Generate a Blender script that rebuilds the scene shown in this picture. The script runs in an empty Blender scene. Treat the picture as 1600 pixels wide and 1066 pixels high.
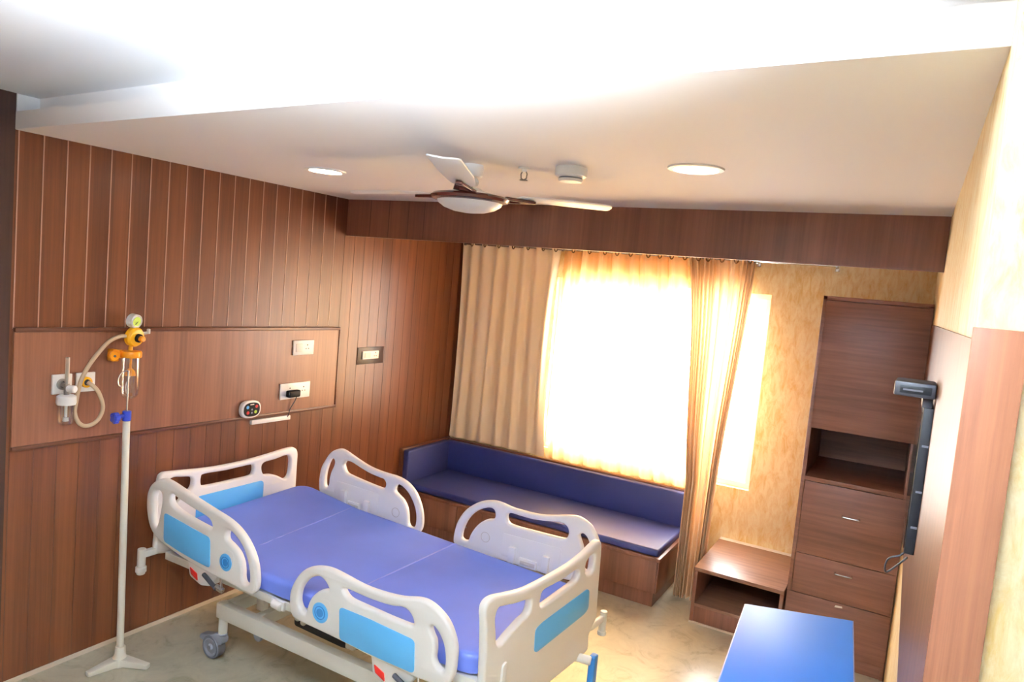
import bpy, bmesh, math, random
from mathutils import Vector, Matrix
PI = math.pi
random.seed(7)
SC = bpy.context.scene
COL = SC.collection

# ------------------------------------------------------------------ camera
cam_d = bpy.data.cameras.new('camera')
cam = bpy.data.objects.new('camera', cam_d)
COL.objects.link(cam)
cam_d.sensor_width = 36.0
cam_d.lens = 1109.87 / 1600 * 36.0
cam_d.clip_start = 0.02
yaw, pitch, roll = 0.50770, 0.083203, 0.089476
fwd = Vector((-math.sin(yaw) * math.cos(pitch), math.cos(yaw) * math.cos(pitch), -math.sin(pitch)))
rgt = Vector((math.cos(yaw), math.sin(yaw), 0))
upv = rgt.cross(fwd)
r2 = math.cos(roll) * rgt + math.sin(roll) * upv
u2 = -math.sin(roll) * rgt + math.cos(roll) * upv
cam.matrix_world = Matrix(((r2.x, u2.x, -fwd.x, 3.4965), (r2.y, u2.y, -fwd.y, -3.7758), (r2.z, u2.z, -fwd.z, 2.1), (0, 0, 0, 1)))
SC.camera = cam

# ------------------------------------------------------------------ daylight
world = bpy.data.worlds.new('world')
SC.world = world
world.use_nodes = True
bg = world.node_tree.nodes['Background']
bg.inputs[0].default_value = (1.0, 1.0, 1.0, 1)
bg.inputs[1].default_value = 16.0
pd = bpy.data.lights.new('window_portal', 'AREA')
pd.shape = 'RECTANGLE'; pd.size = 1.7; pd.size_y = 1.45
pd.cycles.is_portal = True
po = bpy.data.objects.new('window_portal', pd)
po.location = (1.775, 1.72, 1.455); po.rotation_euler = (-PI / 2, 0, 0)
COL.objects.link(po)

# ------------------------------------------------------------------ the photographer's flash, bounced off the upper ceiling
fd = bpy.data.lights.new('bounce_flash', 'SPOT')
fd.energy = 2700; fd.color = (0.72, 0.86, 1.0)
fd.spot_size = math.radians(108.5); fd.spot_blend = 1.0; fd.shadow_soft_size = 0.05
fo = bpy.data.objects.new('bounce_flash', fd)
fo.location = (3.42, -3.72, 2.22)
fo.rotation_euler = (Vector((3.19, -3.505, 2.72)) - Vector(fo.location)).to_track_quat('-Z', 'Y').to_euler()
COL.objects.link(fo)

SC.view_settings.view_transform = 'Standard'
SC.view_settings.look = 'None'
SC.view_settings.exposure = 1.68
SC.view_settings.gamma = 1.0
SC.view_settings.use_curve_mapping = False
SC.cycles.max_bounces = 8
SC.cycles.diffuse_bounces = 5
SC.cycles.transparent_max_bounces = 12
SC.cycles.sample_clamp_indirect = 6.0
SC.cycles.caustics_reflective = False
SC.cycles.caustics_refractive = False
SC.cycles.use_denoising = True

H = 2.567          # lower ceiling
HU = 2.72          # upper ceiling
YW = 1.52          # window wall


# ------------------------------------------------------------------ materials
def srgb(r, g, b):
    f = lambda c: (c / 255 / 12.92) if c / 255 <= 0.04045 else ((c / 255 + 0.055) / 1.055) ** 2.4
    return (f(r), f(g), f(b), 1)


def mat(name, rgb, rough=0.5, metal=0.0, bump=0.0, bscale=60, coat=0.0, var=0.0, vscale=3.0, spec=0.5):
    m = bpy.data.materials.new(name); m.use_nodes = True
    nt = m.node_tree; p = nt.nodes['Principled BSDF']
    c = srgb(*rgb)
    p.inputs['Base Color'].default_value = c
    p.inputs['Roughness'].default_value = rough
    p.inputs['Metallic'].default_value = metal
    p.inputs['Coat Weight'].default_value = coat
    p.inputs['Specular IOR Level'].default_value = spec
    if var or bump:
        tc = nt.nodes.new('ShaderNodeTexCoord')
    if var:
        n = nt.nodes.new('ShaderNodeTexNoise'); n.inputs['Scale'].default_value = vscale; n.inputs['Detail'].default_value = 4
        nt.links.new(tc.outputs['Object'], n.inputs['Vector'])
        r = nt.nodes.new('ShaderNodeValToRGB')
        r.color_ramp.elements[0].position = 0.3; r.color_ramp.elements[1].position = 0.7
        r.color_ramp.elements[0].color = tuple(x * (1 - var) for x in c[:3]) + (1,)
        r.color_ramp.elements[1].color = tuple(min(1, x * (1 + var)) for x in c[:3]) + (1,)
        nt.links.new(n.outputs['Fac'], r.inputs['Fac']); nt.links.new(r.outputs['Color'], p.inputs['Base Color'])
    if bump:
        n2 = nt.nodes.new('ShaderNodeTexNoise'); n2.inputs['Scale'].default_value = bscale; n2.inputs['Detail'].default_value = 3
        nt.links.new(tc.outputs['Object'], n2.inputs['Vector'])
        b = nt.nodes.new('ShaderNodeBump'); b.inputs['Strength'].default_value = bump; b.inputs['Distance'].default_value = 0.002
        nt.links.new(n2.outputs['Fac'], b.inputs['Height']); nt.links.new(b.outputs['Normal'], p.inputs['Normal'])
    return m


def wood(name, dark, light, axis='Z', s=45.0, stretch=0.025, rough=0.4, plank=0.0, plank_axis=1, contrast=0.0, coat=0.0):
    """laminate: fine streaks along one axis, broad bands, optional tone per plank"""
    m = bpy.data.materials.new(name); m.use_nodes = True
    nt = m.node_tree; p = nt.nodes['Principled BSDF']; L = nt.links.new
    p.inputs['Roughness'].default_value = rough
    p.inputs['Coat Weight'].default_value = coat
    p.inputs['Coat Roughness'].default_value = 0.25
    tc = nt.nodes.new('ShaderNodeTexCoord')
    mp = nt.nodes.new('ShaderNodeMapping')
    sc = [s, s, s]; sc['XYZ'.index(axis)] = s * stretch
    mp.inputs['Scale'].default_value = sc
    L(tc.outputs['Object'], mp.inputs['Vector'])
    n1 = nt.nodes.new('ShaderNodeTexNoise'); n1.inputs['Scale'].default_value = 1.6; n1.inputs['Detail'].default_value = 6; n1.inputs['Roughness'].default_value = 0.65
    L(mp.outputs['Vector'], n1.inputs['Vector'])
    n2 = nt.nodes.new('ShaderNodeTexNoise'); n2.inputs['Scale'].default_value = 0.22; n2.inputs['Detail'].default_value = 3
    L(mp.outputs['Vector'], n2.inputs['Vector'])
    add = nt.nodes.new('ShaderNodeMath'); add.operation = 'MULTIPLY_ADD'; add.inputs[1].default_value = 0.5
    mul = nt.nodes.new('ShaderNodeMath'); mul.operation = 'MULTIPLY'; mul.inputs[1].default_value = 0.5
    L(n1.outputs['Fac'], mul.inputs[0]); L(n2.outputs['Fac'], add.inputs[0]); L(mul.outputs[0], add.inputs[2])
    fac = add.outputs[0]
    if plank:
        sx = nt.nodes.new('ShaderNodeSeparateXYZ'); L(tc.outputs['Object'], sx.inputs[0])
        dv = nt.nodes.new('ShaderNodeMath'); dv.operation = 'DIVIDE'; dv.inputs[1].default_value = plank
        L(sx.outputs[plank_axis], dv.inputs[0])
        fl = nt.nodes.new('ShaderNodeMath'); fl.operation = 'FLOOR'; L(dv.outputs[0], fl.inputs[0])
        wn = nt.nodes.new('ShaderNodeTexWhiteNoise'); wn.noise_dimensions = '1D'; L(fl.outputs[0], wn.inputs['W'])
        a2 = nt.nodes.new('ShaderNodeMath'); a2.operation = 'MULTIPLY_ADD'; a2.inputs[1].default_value = 0.12
        L(wn.outputs['Value'], a2.inputs[0]); L(fac, a2.inputs[2])
        a3 = nt.nodes.new('ShaderNodeMath'); a3.operation = 'SUBTRACT'; a3.inputs[1].default_value = 0.06
        L(a2.outputs[0], a3.inputs[0]); fac = a3.outputs[0]
    r = nt.nodes.new('ShaderNodeValToRGB')
    r.color_ramp.elements[0].position = 0.36 + contrast; r.color_ramp.elements[1].position = 0.64 - contrast
    r.color_ramp.elements[0].color = srgb(*dark); r.color_ramp.elements[1].color = srgb(*light)
    L(fac, r.inputs['Fac']); L(r.outputs['Color'], p.inputs['Base Color'])
    return m


def texture_paint(name, base, streak, rough=0.6):
    """ragged yellow-over-cream stucco paint"""
    m = bpy.data.materials.new(name); m.use_nodes = True
    nt = m.node_tree; p = nt.nodes['Principled BSDF']; L = nt.links.new
    p.inputs['Roughness'].default_value = rough
    tc = nt.nodes.new('ShaderNodeTexCoord'); mp = nt.nodes.new('ShaderNodeMapping')
    mp.inputs['Scale'].default_value = (26, 26, 9)
    L(tc.outputs['Object'], mp.inputs['Vector'])
    n = nt.nodes.new('ShaderNodeTexNoise'); n.inputs['Scale'].default_value = 1.0; n.inputs['Detail'].default_value = 9; n.inputs['Roughness'].default_value = 0.7
    n.inputs['Distortion'].default_value = 0.6
    L(mp.outputs['Vector'], n.inputs['Vector'])
    r = nt.nodes.new('ShaderNodeValToRGB')
    r.color_ramp.elements[0].position = 0.40; r.color_ramp.elements[1].position = 0.66
    r.color_ramp.elements[0].color = srgb(*base); r.color_ramp.elements[1].color = srgb(*streak)
    L(n.outputs['Fac'], r.inputs['Fac']); L(r.outputs['Color'], p.inputs['Base Color'])
    mp2 = nt.nodes.new('ShaderNodeMapping'); mp2.inputs['Scale'].default_value = (70, 70, 22)
    L(tc.outputs['Object'], mp2.inputs['Vector'])
    n2 = nt.nodes.new('ShaderNodeTexNoise'); n2.inputs['Scale'].default_value = 1.0; n2.inputs['Detail'].default_value = 5
    L(mp2.outputs['Vector'], n2.inputs['Vector'])
    b = nt.nodes.new('ShaderNodeBump'); b.inputs['Strength'].default_value = 0.7; b.inputs['Distance'].default_value = 0.004
    L(n2.outputs['Fac'], b.inputs['Height']); L(b.outputs['Normal'], p.inputs['Normal'])
    return m


def emit(name, rgb, strength):
    m = bpy.data.materials.new(name); m.use_nodes = True
    nt = m.node_tree; p = nt.nodes['Principled BSDF']
    p.inputs['Base Color'].default_value = srgb(*rgb)
    p.inputs['Emission Color'].default_value = srgb(*rgb); p.inputs['Emission Strength'].default_value = strength
    return m


def clear(name, tint=(0.96, 0.97, 0.97), refl=0.12, rough=0.05):
    """thin clear plastic or glass: mostly transparent with a glossy skin"""
    m = bpy.data.materials.new(name); m.use_nodes = True
    nt = m.node_tree; L = nt.links.new
    nt.nodes.remove(nt.nodes['Principled BSDF'])
    out = nt.nodes['Material Output']
    t = nt.nodes.new('ShaderNodeBsdfTransparent'); t.inputs[0].default_value = (*tint, 1)
    g = nt.nodes.new('ShaderNodeBsdfGlossy'); g.inputs['Roughness'].default_value = rough
    lw = nt.nodes.new('ShaderNodeLayerWeight'); lw.inputs['Blend'].default_value = 0.35
    ma = nt.nodes.new('ShaderNodeMath'); ma.operation = 'MULTIPLY_ADD'; ma.inputs[1].default_value = 0.45; ma.inputs[2].default_value = refl
    L(lw.outputs['Facing'], ma.inputs[0])
    mx = nt.nodes.new('ShaderNodeMixShader'); L(ma.outputs[0], mx.inputs[0]); L(t.outputs[0], mx.inputs[1]); L(g.outputs[0], mx.inputs[2])
    L(mx.outputs[0], out.inputs['Surface'])
    return m


def cloth(name, rgb, trans_rgb, tfac=0.4, rough=0.38):
    m = bpy.data.materials.new(name); m.use_nodes = True
    nt = m.node_tree; L = nt.links.new
    p = nt.nodes['Principled BSDF']; out = nt.nodes['Material Output']
    p.inputs['Base Color'].default_value = srgb(*rgb); p.inputs['Roughness'].default_value = rough
    p.inputs['Sheen Weight'].default_value = 0.15
    t = nt.nodes.new('ShaderNodeBsdfTranslucent'); t.inputs[0].default_value = srgb(*trans_rgb)
    mx = nt.nodes.new('ShaderNodeMixShader'); mx.inputs[0].default_value = tfac
    L(p.outputs[0], mx.inputs[1]); L(t.outputs[0], mx.inputs[2]); L(mx.outputs[0], out.inputs['Surface'])
    return m


M = dict(
    wall_wood=wood('wall_plank_laminate', (86, 45, 25), (116, 66, 37), s=38, rough=0.34, plank=0.1036, plank_axis=1),
    bead_glint=mat('plank_joint_glint', (174, 136, 118), 0.3),  # pale colour stands in for light caught by the glossy plank bevels
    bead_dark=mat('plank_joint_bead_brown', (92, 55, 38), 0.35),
    panel_wood=wood('headboard_laminate', (110, 67, 47), (143, 92, 66), s=46, rough=0.34),
    moulding=wood('moulding_wood', (78, 42, 26), (104, 58, 36), axis='Y', rough=0.35),
    dark_wood=wood('dark_walnut', (40, 24, 20), (62, 38, 30), rough=0.35),
    pelmet=wood('pelmet_laminate', (108, 64, 45), (138, 88, 64), s=34, rough=0.3),
    cab_h=wood('cabinet_laminate_flat_grain', (108, 68, 52), (148, 99, 77), axis='X', s=30, stretch=0.05, rough=0.4),
    cab_v=wood('cabinet_laminate_upright_grain', (102, 62, 46), (138, 90, 69), axis='Z', s=36, rough=0.32),
    shelf_wood=wood('shelf_laminate', (112, 76, 58), (150, 110, 86), axis='X', s=22, stretch=0.12, rough=0.42),
    tv_wood=wood('television_wall_laminate', (84, 51, 36), (118, 77, 55), axis='Z', s=50, rough=0.36),
    yellow=texture_paint('yellow_texture_paint', (244, 228, 188), (226, 190, 118)),
    plaster=mat('white_plaster', (238, 237, 238), 0.75, bump=0.05, bscale=25),
    ceil=mat('ceiling_paint', (234, 229, 226), 0.7, bump=0.04, bscale=20),
    skirting=mat('pale_skirting', (214, 200, 180), 0.5),
    bedwhite=mat('bed_white_plastic', (248, 247, 243), 0.32),
    bedmetal=mat('bed_painted_steel', (236, 234, 224), 0.38),
    bedblue=mat('bed_sky_blue_panel', (104, 192, 250), 0.35),
    bedblue2=mat('bed_indicator_blue', (60, 140, 214), 0.35),
    matt=mat('mattress_blue_vinyl', (114, 138, 232), 0.42, bump=0.05, bscale=90, var=0.06),
    mattseam=mat('mattress_seam', (150, 160, 236), 0.4),
    red=mat('red_plastic', (206, 40, 34), 0.35),
    black=mat('black_plastic', (15, 15, 18), 0.5, spec=0.2),
    darkgrey=mat('dark_grey_plastic', (52, 52, 58), 0.45),
    grey=mat('castor_grey', (138, 142, 152), 0.45),
    rubber=mat('castor_rubber', (96, 98, 106), 0.6),
    bench_blue=mat('bench_navy_vinyl', (46, 53, 108), 0.5, bump=0.08, bscale=40, var=0.08, vscale=4),
    chrome=mat('brushed_steel', (200, 200, 200), 0.25, metal=1.0),
    brass=mat('antique_brass', (120, 92, 60), 0.3, metal=1.0),
    white=mat('white_plastic', (238, 236, 232), 0.35),
    offwhite=mat('off_white_plastic', (224, 218, 208), 0.4),
    ivory=mat('white_enamel', (232, 228, 214), 0.3),
    yellowp=mat('yellow_plastic', (244, 178, 22), 0.35),
    orangep=mat('orange_plastic', (240, 150, 20), 0.35),
    green=mat('gauge_green', (176, 208, 60), 0.4),
    hose=mat('hose_rubber', (190, 166, 136), 0.4),
    clearp=clear('clear_polycarbonate'),
    frosted=clear('frosted_tube', (0.86, 0.84, 0.78), 0.3, 0.3),
    glass=clear('window_glass', (0.98, 0.99, 1.0), 0.04),
    blueclamp=mat('blue_clamp_plastic', (44, 66, 178), 0.35),
    fanwhite=mat('fan_white', (246, 246, 246), 0.35),
    fanbrown=mat('fan_maroon_trim', (92, 40, 34), 0.22, coat=0.5),
    bulb=mat('fan_bowl_opal', (248, 248, 248), 0.3),
    led=emit('downlight_led', (255, 244, 226), 14.0),
    table_blue=mat('table_top_blue', (56, 134, 238), 0.55, var=0.04),
    table_edge=mat('table_edge_band', (150, 160, 214), 0.4),
    winwhite=mat('window_frame_white', (232, 232, 230), 0.4),
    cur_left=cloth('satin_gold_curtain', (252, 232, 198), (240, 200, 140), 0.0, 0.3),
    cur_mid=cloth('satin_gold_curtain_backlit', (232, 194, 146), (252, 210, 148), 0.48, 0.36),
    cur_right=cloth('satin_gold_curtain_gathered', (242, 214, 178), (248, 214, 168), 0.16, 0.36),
    screen=mat('television_screen', (12, 12, 16), 0.08),
    steel=mat('galvanised_steel', (150, 146, 140), 0.35, metal=0.6),
)


def floor_mat():
    m = bpy.data.materials.new('beige_vinyl_floor'); m.use_nodes = True
    nt = m.node_tree; p = nt.nodes['Principled BSDF']; L = nt.links.new
    p.inputs['Roughness'].default_value = 0.3
    tc = nt.nodes.new('ShaderNodeTexCoord')
    n = nt.nodes.new('ShaderNodeTexNoise'); n.inputs['Scale'].default_value = 6; n.inputs['Detail'].default_value = 9; n.inputs['Roughness'].default_value = 0.66; n.inputs['Distortion'].default_value = 1.2
    L(tc.outputs['Object'], n.inputs['Vector'])
    r = nt.nodes.new('ShaderNodeValToRGB'); e = r.color_ramp.elements
    e[0].position = 0.33; e[0].color = srgb(156, 149, 124); e[1].position = 0.62; e[1].color = srgb(190, 183, 160)
    x = e.new(0.46); x.color = srgb(180, 173, 151)
    L(n.outputs['Fac'], r.inputs['Fac']); L(r.outputs['Color'], p.inputs['Base Color'])
    return m


M['floor'] = floor_mat()
M['tv_wood'].node_tree.nodes['Principled BSDF'].inputs['Specular IOR Level'].default_value = 0.12

# ------------------------------------------------------------------ mesh helpers
WL = {}      # world location of each object that carries an offset


def add_bm(bm, tmp, mi=0):
    for f in tmp.faces:
        f.material_index = mi
        f.smooth = True
    me = bpy.data.meshes.new('tmp'); tmp.to_mesh(me); tmp.free(); bm.from_mesh(me); bpy.data.meshes.remove(me)


def box(bm, x0, x1, y0, y1, z0, z1, bev=0.0, mi=0, seg=2, mtx=None):
    t = bmesh.new()
    bmesh.ops.create_cube(t, size=1)
    for v in t.verts:
        v.co = Vector(((x0 + x1) / 2 + v.co.x * (x1 - x0), (y0 + y1) / 2 + v.co.y * (y1 - y0), (z0 + z1) / 2 + v.co.z * (z1 - z0)))
    if bev:
        bmesh.ops.bevel(t, geom=list(t.edges), offset=bev, segments=seg, affect='EDGES', profile=0.5)
    if mtx is not None:
        t.transform(mtx)
    add_bm(bm, t, mi)


def frame_of(d):
    d = Vector(d).normalized()
    a = Vector((0, 0, 1)) if abs(d.z) < 0.9 else Vector((1, 0, 0))
    u = d.cross(a).normalized(); w = d.cross(u).normalized()
    return d, u, w


def lathe(bm, prof, origin=(0, 0, 0), axis=(0, 0, 1), seg=28, mi=0):
    """prof: list of (radius, height along the axis); r=0 closes"""
    d, u, w = frame_of(axis); o = Vector(origin)
    t = bmesh.new(); rings = []
    for r, h in prof:
        if r <= 1e-6:
            rings.append([t.verts.new(o + d * h)])
        else:
            rings.append([t.verts.new(o + d * h + (u * math.cos(2 * PI * k / seg) + w * math.sin(2 * PI * k / seg)) * r) for k in range(seg)])
    for a, b in zip(rings, rings[1:]):
        for k in range(seg):
            k2 = (k + 1) % seg
            if len(a) == 1 and len(b) == 1: continue
            if len(a) == 1: t.faces.new((a[0], b[k], b[k2]))
            elif len(b) == 1: t.faces.new((a[k], b[0], a[k2]))
            else: t.faces.new((a[k], b[k], b[k2], a[k2]))
    bmesh.ops.recalc_face_normals(t, faces=list(t.faces))
    add_bm(bm, t, mi)


def cyl(bm, p0, p1, r, r1=None, seg=24, mi=0, bev=0.0):
    p0 = Vector(p0); p1 = Vector(p1); L = (p1 - p0).length; r1 = r if r1 is None else r1
    if bev:
        prof = [(0, 0), (r - bev, 0), (r, bev), (r1, L - bev), (r1 - bev, L), (0, L)]
    else:
        prof = [(0, 0), (r, 0), (r1, L), (0, L)]
    lathe(bm, prof, p0, p1 - p0, seg, mi)


def catmull(pts, n=6, closed=False):
    pts = [Vector(p) for p in pts]; out = []
    N = len(pts)
    for i in range(N if closed else N - 1):
        if closed: p = [pts[(i + k) % N] for k in (-1, 0, 1, 2)]
        else: p = [pts[max(0, min(N - 1, i + k))] for k in (-1, 0, 1, 2)]
        for j in range(n):
            t = j / n
            out.append(0.5 * ((2 * p[1]) + (p[2] - p[0]) * t + (2 * p[0] - 5 * p[1] + 4 * p[2] - p[3]) * t * t + (3 * p[1] - p[0] - 3 * p[2] + p[3]) * t ** 3))
    if not closed: out.append(pts[-1])
    return out


def tube(bm, pts, r, seg=10, mi=0, closed=False):
    pts = [Vector(p) for p in pts]; n = len(pts); t = bmesh.new(); rings = []
    tan = []
    for i in range(n):
        a = pts[(i - 1) % n] if closed or i else pts[0]
        b = pts[(i + 1) % n] if closed or i < n - 1 else pts[-1]
        tan.append((b - a).normalized())
    d, u, w = frame_of(tan[0])
    for i in range(n):
        if i:
            q = tan[i - 1].rotation_difference(tan[i]); u = q @ u
        w = tan[i].cross(u).normalized(); u = w.cross(tan[i]).normalized()
        rr = r[i] if isinstance(r, (list, tuple)) else r
        rings.append([t.verts.new(pts[i] + (u * math.cos(2 * PI * k / seg) + w * math.sin(2 * PI * k / seg)) * rr) for k in range(seg)])
    for i in range(n if closed else n - 1):
        a, b = rings[i], rings[(i + 1) % n]
        for k in range(seg): t.faces.new((a[k], a[(k + 1) % seg], b[(k + 1) % seg], b[k]))
    if not closed:
        t.faces.new(rings[0][::-1]); t.faces.new(rings[-1])
    bmesh.ops.recalc_face_normals(t, faces=list(t.faces))
    add_bm(bm, t, mi)


def prism(bm, poly, n0, n1, tf, bev=0.0, mi=0):
    """poly in (u,v); extruded from w=n0 to w=n1; tf(u,v,w) -> world"""
    t = bmesh.new()
    a = [t.verts.new((u, v, n0)) for u, v in poly]; b = [t.verts.new((u, v, n1)) for u, v in poly]
    t.faces.new(a); t.faces.new(b)
    N = len(poly)
    for i in range(N): t.faces.new((a[i], a[(i + 1) % N], b[(i + 1) % N], b[i]))
    bmesh.ops.recalc_face_normals(t, faces=list(t.faces))
    if bev: bmesh.ops.bevel(t, geom=list(t.edges), offset=bev, segments=2, affect='EDGES', profile=0.5)
    for v in t.verts: v.co = Vector(tf(*v.co))
    bmesh.ops.recalc_face_normals(t, faces=list(t.faces))
    add_bm(bm, t, mi)


def round_poly(poly, r, n=5):
    """fillet the corners of a polygon"""
    out = []; N = len(poly)
    for i in range(N):
        p = Vector(poly[i]); a = Vector(poly[i - 1]) - p; b = Vector(poly[(i + 1) % N]) - p
        rr = min(r, a.length * 0.45, b.length * 0.45)
        s = p + a.normalized() * rr; e = p + b.normalized() * rr
        for k in range(n + 1):
            t = k / n
            out.append(tuple((1 - t) ** 2 * s + 2 * t * (1 - t) * p + t * t * e))
    return out


def smooth_loop(pts, n=4):
    return [tuple(p)[:2] for p in catmull([(a, b, 0) for a, b in pts], n, True)]


def shape2d(bm, outer, holes, half, bev, tf, mi=0, res=3):
    """a plate with holes and rounded edges: filled curve, extruded and bevelled, then mapped by tf(u,v,w)"""
    cu = bpy.data.curves.new('shape', 'CURVE'); cu.dimensions = '2D'; cu.fill_mode = 'BOTH'
    for loop in [outer] + holes:
        sp = cu.splines.new('POLY'); sp.points.add(len(loop) - 1)
        for q, (u, v) in zip(sp.points, loop): q.co = (u, v, 0, 1)
        sp.use_cyclic_u = True
    cu.extrude = half - bev; cu.bevel_depth = bev; cu.bevel_resolution = res; cu.offset = -bev
    ob = bpy.data.objects.new('shape', cu); COL.objects.link(ob)
    dg = bpy.context.evaluated_depsgraph_get()
    me = bpy.data.meshes.new_from_object(ob.evaluated_get(dg))
    t = bmesh.new(); t.from_mesh(me)
    bmesh.ops.remove_doubles(t, verts=list(t.verts), dist=1e-5)
    for v in t.verts: v.co = Vector(tf(*v.co))
    bmesh.ops.recalc_face_normals(t, faces=list(t.faces))
    add_bm(bm, t, mi)
    bpy.data.objects.remove(ob); bpy.data.curves.remove(cu); bpy.data.meshes.remove(me)


def obj(name, bm, mats, parent=None, loc=None, sharp=35):
    me = bpy.data.meshes.new(name); bm.to_mesh(me); bm.free()
    for m in (mats if isinstance(mats, (list, tuple)) else [mats]): me.materials.append(M[m])
    off = WL.get(parent.name, Vector()) if parent else (Vector(loc) if loc else Vector())
    if off.length: me.transform(Matrix.Translation(-off))
    me.set_sharp_from_angle(angle=math.radians(sharp))
    o = bpy.data.objects.new(name, me); COL.objects.link(o)
    if parent: o.parent = parent
    elif loc: o.location = loc
    WL[o.name] = off
    return o


def thing(name, label, cat, loc=(0, 0, 0), group=None):
    o = bpy.data.objects.new(name, None); COL.objects.link(o)
    o.location = loc; o.empty_display_size = 0.1
    o['label'] = label; o['category'] = cat
    if group: o['group'] = group
    WL[o.name] = Vector(loc)
    return o


def tag(o, label, cat, group=None):
    o['label'] = label; o['category'] = cat
    if group: o['group'] = group
    return o


def struct(name, bm, mats, label=None, parent=None, sharp=35):
    o = obj(name, bm, mats, parent, sharp=sharp)
    if parent is None:
        o['kind'] = 'structure'
        if label: o['label'] = label
    return o


B = bmesh.new

# ================================================================== THE ROOM
bm = B(); box(bm, -0.12, 5.3, -5.3, 1.7, -0.1, 0.0); struct('floor', bm, 'floor', 'beige mottled vinyl floor')
bm = B(); box(bm, -0.12, 5.3, -5.3, -2.02, HU, HU + 0.1); struct('ceiling', bm, 'plaster', 'higher white ceiling in front of the step')
# lower ceiling slab; its front edge runs slightly askew
bm = B()
prism(bm, [(-0.02, -2.115), (3.62, -2.315), (3.62, 1.62), (-0.02, 1.62)], H, H + 0.075, lambda u, v, w: (u, v, w))
prism(bm, [(-0.02, -2.02), (3.62, -2.22), (3.62, 1.62), (-0.02, 1.62)], H + 0.07, HU + 0.1, lambda u, v, w: (u, v, w))
o = struct('ceiling', bm, 'ceil', 'lower cream ceiling over the bed and window', sharp=20)

# left wall: planked laminate with thin joint beads, the upper ones painted pale as bevel glare
bm = B()
box(bm, -0.12, 0.0, -5.3, YW + 0.1, 0, HU + 0.05)
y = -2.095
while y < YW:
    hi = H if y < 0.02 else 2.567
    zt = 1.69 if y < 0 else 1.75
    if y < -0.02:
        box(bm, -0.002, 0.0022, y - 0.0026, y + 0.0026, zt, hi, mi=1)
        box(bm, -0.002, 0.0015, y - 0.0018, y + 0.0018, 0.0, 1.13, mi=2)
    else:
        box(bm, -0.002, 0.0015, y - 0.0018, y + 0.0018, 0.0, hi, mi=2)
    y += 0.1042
struct('wall_left', bm, ['wall_wood', 'bead_glint', 'bead_dark'], 'brown planked laminate wall behind the bed')
bm = B(); box(bm, 0.0, 0.006, -2.113, YW, 0, 0.022); struct('baseboard_left', bm, 'skirting', 'thin pale strip along the foot of the brown wall')
bm = B(); box(bm, 0.0, 0.014, -2.32, -2.116, 0, HU); struct('trim_1', bm, 'dark_wood', 'dark walnut upright board at the end of the brown wall')
bm = B(); box(bm, 0.0, 0.018, -2.114, -2.02, H + 0.001, HU - 0.001); struct('trim_2', bm, 'plaster', 'short white return closing the ceiling step')
# plain laminate panel behind the bed head with mouldings
bm = B()
YZ = lambda u, v, w: (w, u, v)
prism(bm, [(-2.095, 1.147), (-0.012, 1.12), (-0.02, 1.666), (-2.096, 1.688)], 0.001, 0.016, YZ)
prism(bm, [(-2.097, 1.676), (-0.018, 1.654), (-0.018, 1.674), (-2.097, 1.696)], 0.001, 0.026, YZ, 0.003, 1)
prism(bm, [(-2.097, 1.13), (-0.010, 1.103), (-0.010, 1.122), (-2.097, 1.149)], 0.001, 0.026, YZ, 0.003, 1)
prism(bm, [(-0.022, 1.105), (-0.008, 1.105), (-0.008, 1.672), (-0.022, 1.672)], 0.001, 0.021, YZ, 0.002, 1)
struct('trim_3', bm, ['panel_wood', 'moulding'], 'plain brown laminate panel with mouldings above the bed head')

# window wall
WX0, WX1, WZ0, WZ1 = 0.925, 2.615, 0.745, 2.17
bm = B()
for a in ((-0.12, WX0, 0, HU), (WX1, 3.75, 0, HU), (WX0, WX1, 0, WZ0), (WX0, WX1, WZ1, HU)):
    box(bm, a[0], a[1], YW, YW + 0.18, a[2], a[3])
struct('wall_back', bm, 'yellow', 'cream and yellow textured wall around the window')
win = bpy.data.objects.new('window_1', None); COL.objects.link(win); win['kind'] = 'structure'; win['label'] = 'white sliding window glaring behind the gold curtains'
win.location = (1.78, 1.6, WZ0); WL['window_1'] = Vector(win.location)
bm = B()
for a in ((WX0, WX1, WZ0, WZ0 + 0.04), (WX0, WX1, WZ1 - 0.04, WZ1)): box(bm, a[0], a[1], 1.57, 1.65, a[2], a[3], 0.003)
for a in ((WX0, WX0 + 0.04), (WX1 - 0.04, WX1), (1.765, 1.805)): box(bm, a[0], a[1], 1.57, 1.65, WZ0 + 0.035, WZ1 - 0.035, 0.003)
obj('window_frame', bm, 'winwhite', win)
for x0, x1, yy in ((WX0 + 0.035, 1.8, 1.60), (1.77, WX1 - 0.035, 1.625)):
    bm = B()
    for a in ((x0, x1, WZ0 + 0.04, WZ0 + 0.085), (x0, x1, WZ1 - 0.085, WZ1 - 0.04)): box(bm, a[0], a[1], yy - 0.01, yy + 0.01, a[2], a[3], 0.002)
    for a in ((x0, x0 + 0.045), (x1 - 0.045, x1)): box(bm, a[0], a[1], yy - 0.01, yy + 0.01, WZ0 + 0.08, WZ1 - 0.08, 0.002)
    s = obj('window_sash', bm, 'winwhite', win)
    bm = B(); box(bm, x0 + 0.04, x1 - 0.04, yy - 0.002, yy + 0.002, WZ0 + 0.08, WZ1 - 0.08); obj('window_pane', bm, 'glass', s)
bm = B(); box(bm, 2.46, 3.02, 1.445, YW, 0.30, 0.365, 0.004); struct('trim_4', bm, 'plaster', 'thin white ledge between low shelf and yellow wall')

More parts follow.
